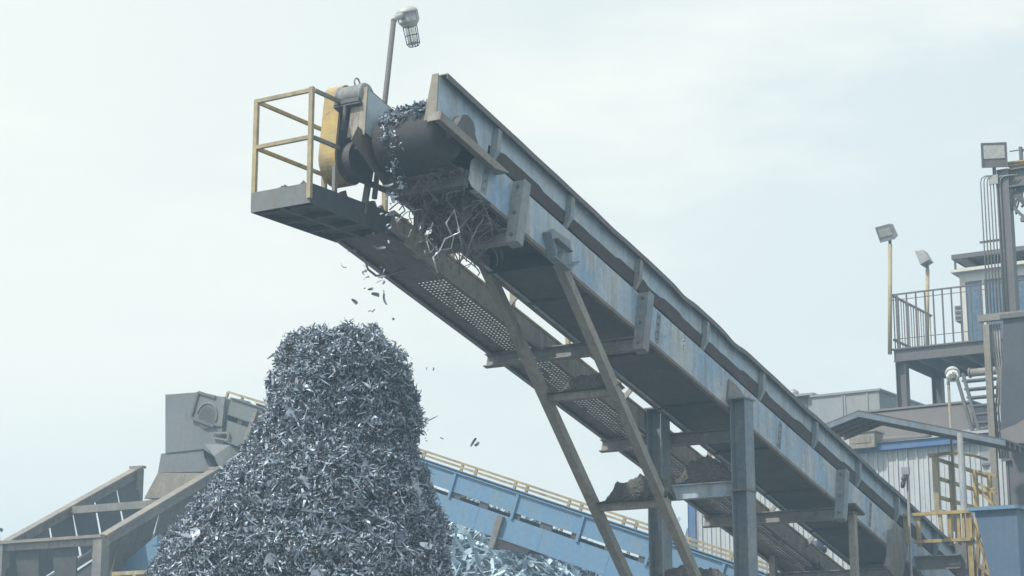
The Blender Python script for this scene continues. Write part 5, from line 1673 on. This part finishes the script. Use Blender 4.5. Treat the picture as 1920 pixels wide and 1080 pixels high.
BN = plant(1865, 953, 29.5)
bn = thing('blue_bin', BN, 'blue steel bin with a flanged rim and sloping side at the lower right corner', 'bin')
a, b = BN.hx(1826, 956), BN.hx(1906, 951)
ztn = a.z
bl = BN.hx(1857, 1080)
slp = (bl.y - a.y) / (bl.z - a.z)
zlo = 0.6
yb0 = a.y + slp * (zlo - a.z); 
dep = 2.4
yb0 = max(yb0, b.y + .2)
zk_ = a.z + (yb0 - a.y) / slp if slp else zlo
mb = MB(BN)
mb.add([(0, a.y, ztn), (0, b.y, ztn), (dep, b.y, ztn), (dep, a.y, ztn), (0.0, yb0, zk_), (0.0, b.y, zk_), (dep * .6, b.y, zk_), (dep * .6, yb0, zk_)],
       [(0, 4, 5, 1), (1, 5, 6, 2), (2, 6, 7, 3), (3, 7, 4, 0), (4, 7, 6, 5)])
mb.build('bin_body', M['binblue'], bn)
mb = MB(BN)
mb.box(-.07, -.001, b.y - .07, a.y + .07, ztn - .02, ztn + .035); mb.box(-.07, dep, b.y - .07, b.y - .001, ztn - .021, ztn + .034)
mb.box(0, dep, a.y + .001, a.y + .07, ztn - .019, ztn + .034)
mb.build('rim', M['blue'], bn)
mb = MB(BN); mb.box(.1, .25, b.y + .05, b.y + .2, 0, zk_); mb.box(1.2, 1.35, b.y + .05, b.y + .2, 0, zk_); mb.build('bin_leg', M['slate'], bn)

# --- power pole with plugs, beam, motor, wall box
EP = plant(1700, 1050, 30.0)
ep = thing('power_post', EP, 'thin post with a small box and dark plugs beside the yellow railing', 'post')
a = EP.hx(1701, 880); 
mb = MB(EP); mb.tube([(0, EP.hx(1702, 1000).y, 0), (0, a.y, a.z)], .022, 8); mb.build('pole', M['greysteel'], ep)
b0, b1 = EP.hx(1692, 877, -.04), EP.hx(1706, 890, -.04)
mb = MB(EP); mb.box(-.1, -.023, b1.y, b0.y, b1.z, b0.z); mb.build('switch_box', M['galv'], ep)
mb = MB(EP); c0, c1 = EP.hx(1697, 891, -.05), EP.hx(1692, 916, -.05)
mb.lathe((-.06, c0.y, c0.z), (c1 - c0), [(.02, 0), (.045, .02), (.045, .08), (.03, .09), (.04, .12), (.035, .18), (.015, .21)], 10); mb.build('plug', M['dark'], ep)
BM = plant(1755, 1055, 31.0)
bm = thing('steel_beam', BM, 'grey steel beam on a short column at the lower end of the conveyor, below the yellow railing', 'beam')
a, b = BM.hx(1706, 1044), BM.hx(1804, 1066)
mb = MB(BM); mb.channel((0, a.y, (a.z + b.z) / 2), (0, b.y, (a.z + b.z) / 2), a.z - b.z, .1, .02, (0, 0, 1), 1); mb.build('beam', M['greysteel'], bm)
mb = MB(BM); mb.box(.02, .2, b.y - .08, b.y + .1, 0, a.z + .25); mb.build('column', M['greysteel'], bm)
mb = MB(BM); c0 = BM.hx(1710, 1050); mb.box(.05, .2, c0.y - .08, c0.y + .08, 0, b.z); mb.build('column', M['slate'], bm)
MO = plant(1522, 1032, 31.5)
mo2 = thing('drive_motor', MO, 'dark blue motor on a bracket under the conveyor near its lower end', 'motor')
a, b = MO.hx(1503, 1014), MO.hx(1541, 1050)
rr_ = (a.z - b.z) / 2
mb = MB(MO); mb.lathe((0, a.y, (a.z + b.z) / 2), (0, -1, 0), [(rr_ * .6, -.02), (rr_, 0), (rr_, .05), (rr_ * .93, .06), (rr_ * .93, .26), (rr_, .27), (rr_, .33), (rr_ * .4, .35), (rr_ * .3, .42)], 20)
mb.build('motor_body', M['navy'], mo2)
mb = MB(MO); mb.box(-.15, .15, b.y, a.y, b.z - .04, b.z); mb.build('motor_foot', M['slate'], mo2)
mb = MB(MO); mb.box(-.08, .08, (a.y + b.y) / 2 - .08, (a.y + b.y) / 2 + .08, 0, b.z - .041); mb.build('motor_stand', M['slate'], mo2)
MF = plant(1530, 1070, 31.0)
a, b = MF.hx(1475, 1085), MF.hx(1590, 1085)
FH = Frame(MF.o + Vector((0, 0, 0)), -LAT, DIR, UP)
heap('mud_heap', FH, -a.y, -b.y, -.5, .5, 0, (lambda h: hump((0, h * .5), (.25, h * .9), (.5, h), (.8, h * .9), (1, h * .5)))(MF.hx(1530, 1058).z), M['mud'],
     'rounded grey mud heap at the bottom edge under the dark blue motor', 'mud heap', 'mud heaps on the frames', 30, 12, .03)
WB = plant(1850, 858, 38.0)
wb = thing('wall_box', WB, 'grey-green electrical box with pale pipes at the end of the ribbed wall', 'electrical box')
a, b = WB.hx(1838, 848), WB.hx(1862, 871)
mb = MB(WB); mb.box(0, .2, b.y, a.y, b.z, a.z); mb.build('box', M['clad'], wb)
mb = MB(WB); mb.box(-.012, -.001, b.y + .02, a.y - .02, b.z + .03, a.z - .03); mb.build('lid', M['clad'], wb)
for k, pts in enumerate((((1872, 838), (1877, 860), (1880, 950)), ((1880, 870), (1890, 910), (1903, 955)))):
    mb = MB(WB); mb.tube([WB.hx(u, v, .1) for u, v in pts], .05, 8); mb.build('pipe', M['white' if k == 0 else 'tan'], wb)
mb = MB(WB); c0 = WB.hx(1865, 950); mb.box(.25, .4, c0.y - .15, c0.y + .3, 0, a.z + .3); mb.build('back_column', M['darkclad'], wb)
mb = MB(WB)
for k in range(14):
    mb.tube([WB.hx(rc.uniform(1840, 1880), rc.uniform(818, 830), .15), WB.hx(rc.uniform(1845, 1885), rc.uniform(828, 845), .1)], .03, 5)
mb.build('pipe_clutter', M['greysteel'], wb)

# ================================================================== thin blue-tinted haze, added to lift the dark tones
HZ = MB(WORLD); HZ.box(-430, 430, -50, 780, -1.0, 22.0)
hm = bpy.data.materials.new('shadow_lift_haze'); hm.use_nodes = True
nt = hm.node_tree; nt.nodes.clear()
ou = nt.nodes.new('ShaderNodeOutputMaterial'); pv = nt.nodes.new('ShaderNodeVolumePrincipled')
pv.inputs['Color'].default_value = (0.54, 0.78, 1.0, 1); pv.inputs['Density'].default_value = 0.0043
pv.inputs['Anisotropy'].default_value = 0.2
nt.links.new(pv.outputs['Volume'], ou.inputs['Volume'])
hz = HZ.build('haze', hm, None, WORLD)
tag(hz, None, None, None, 'stuff')
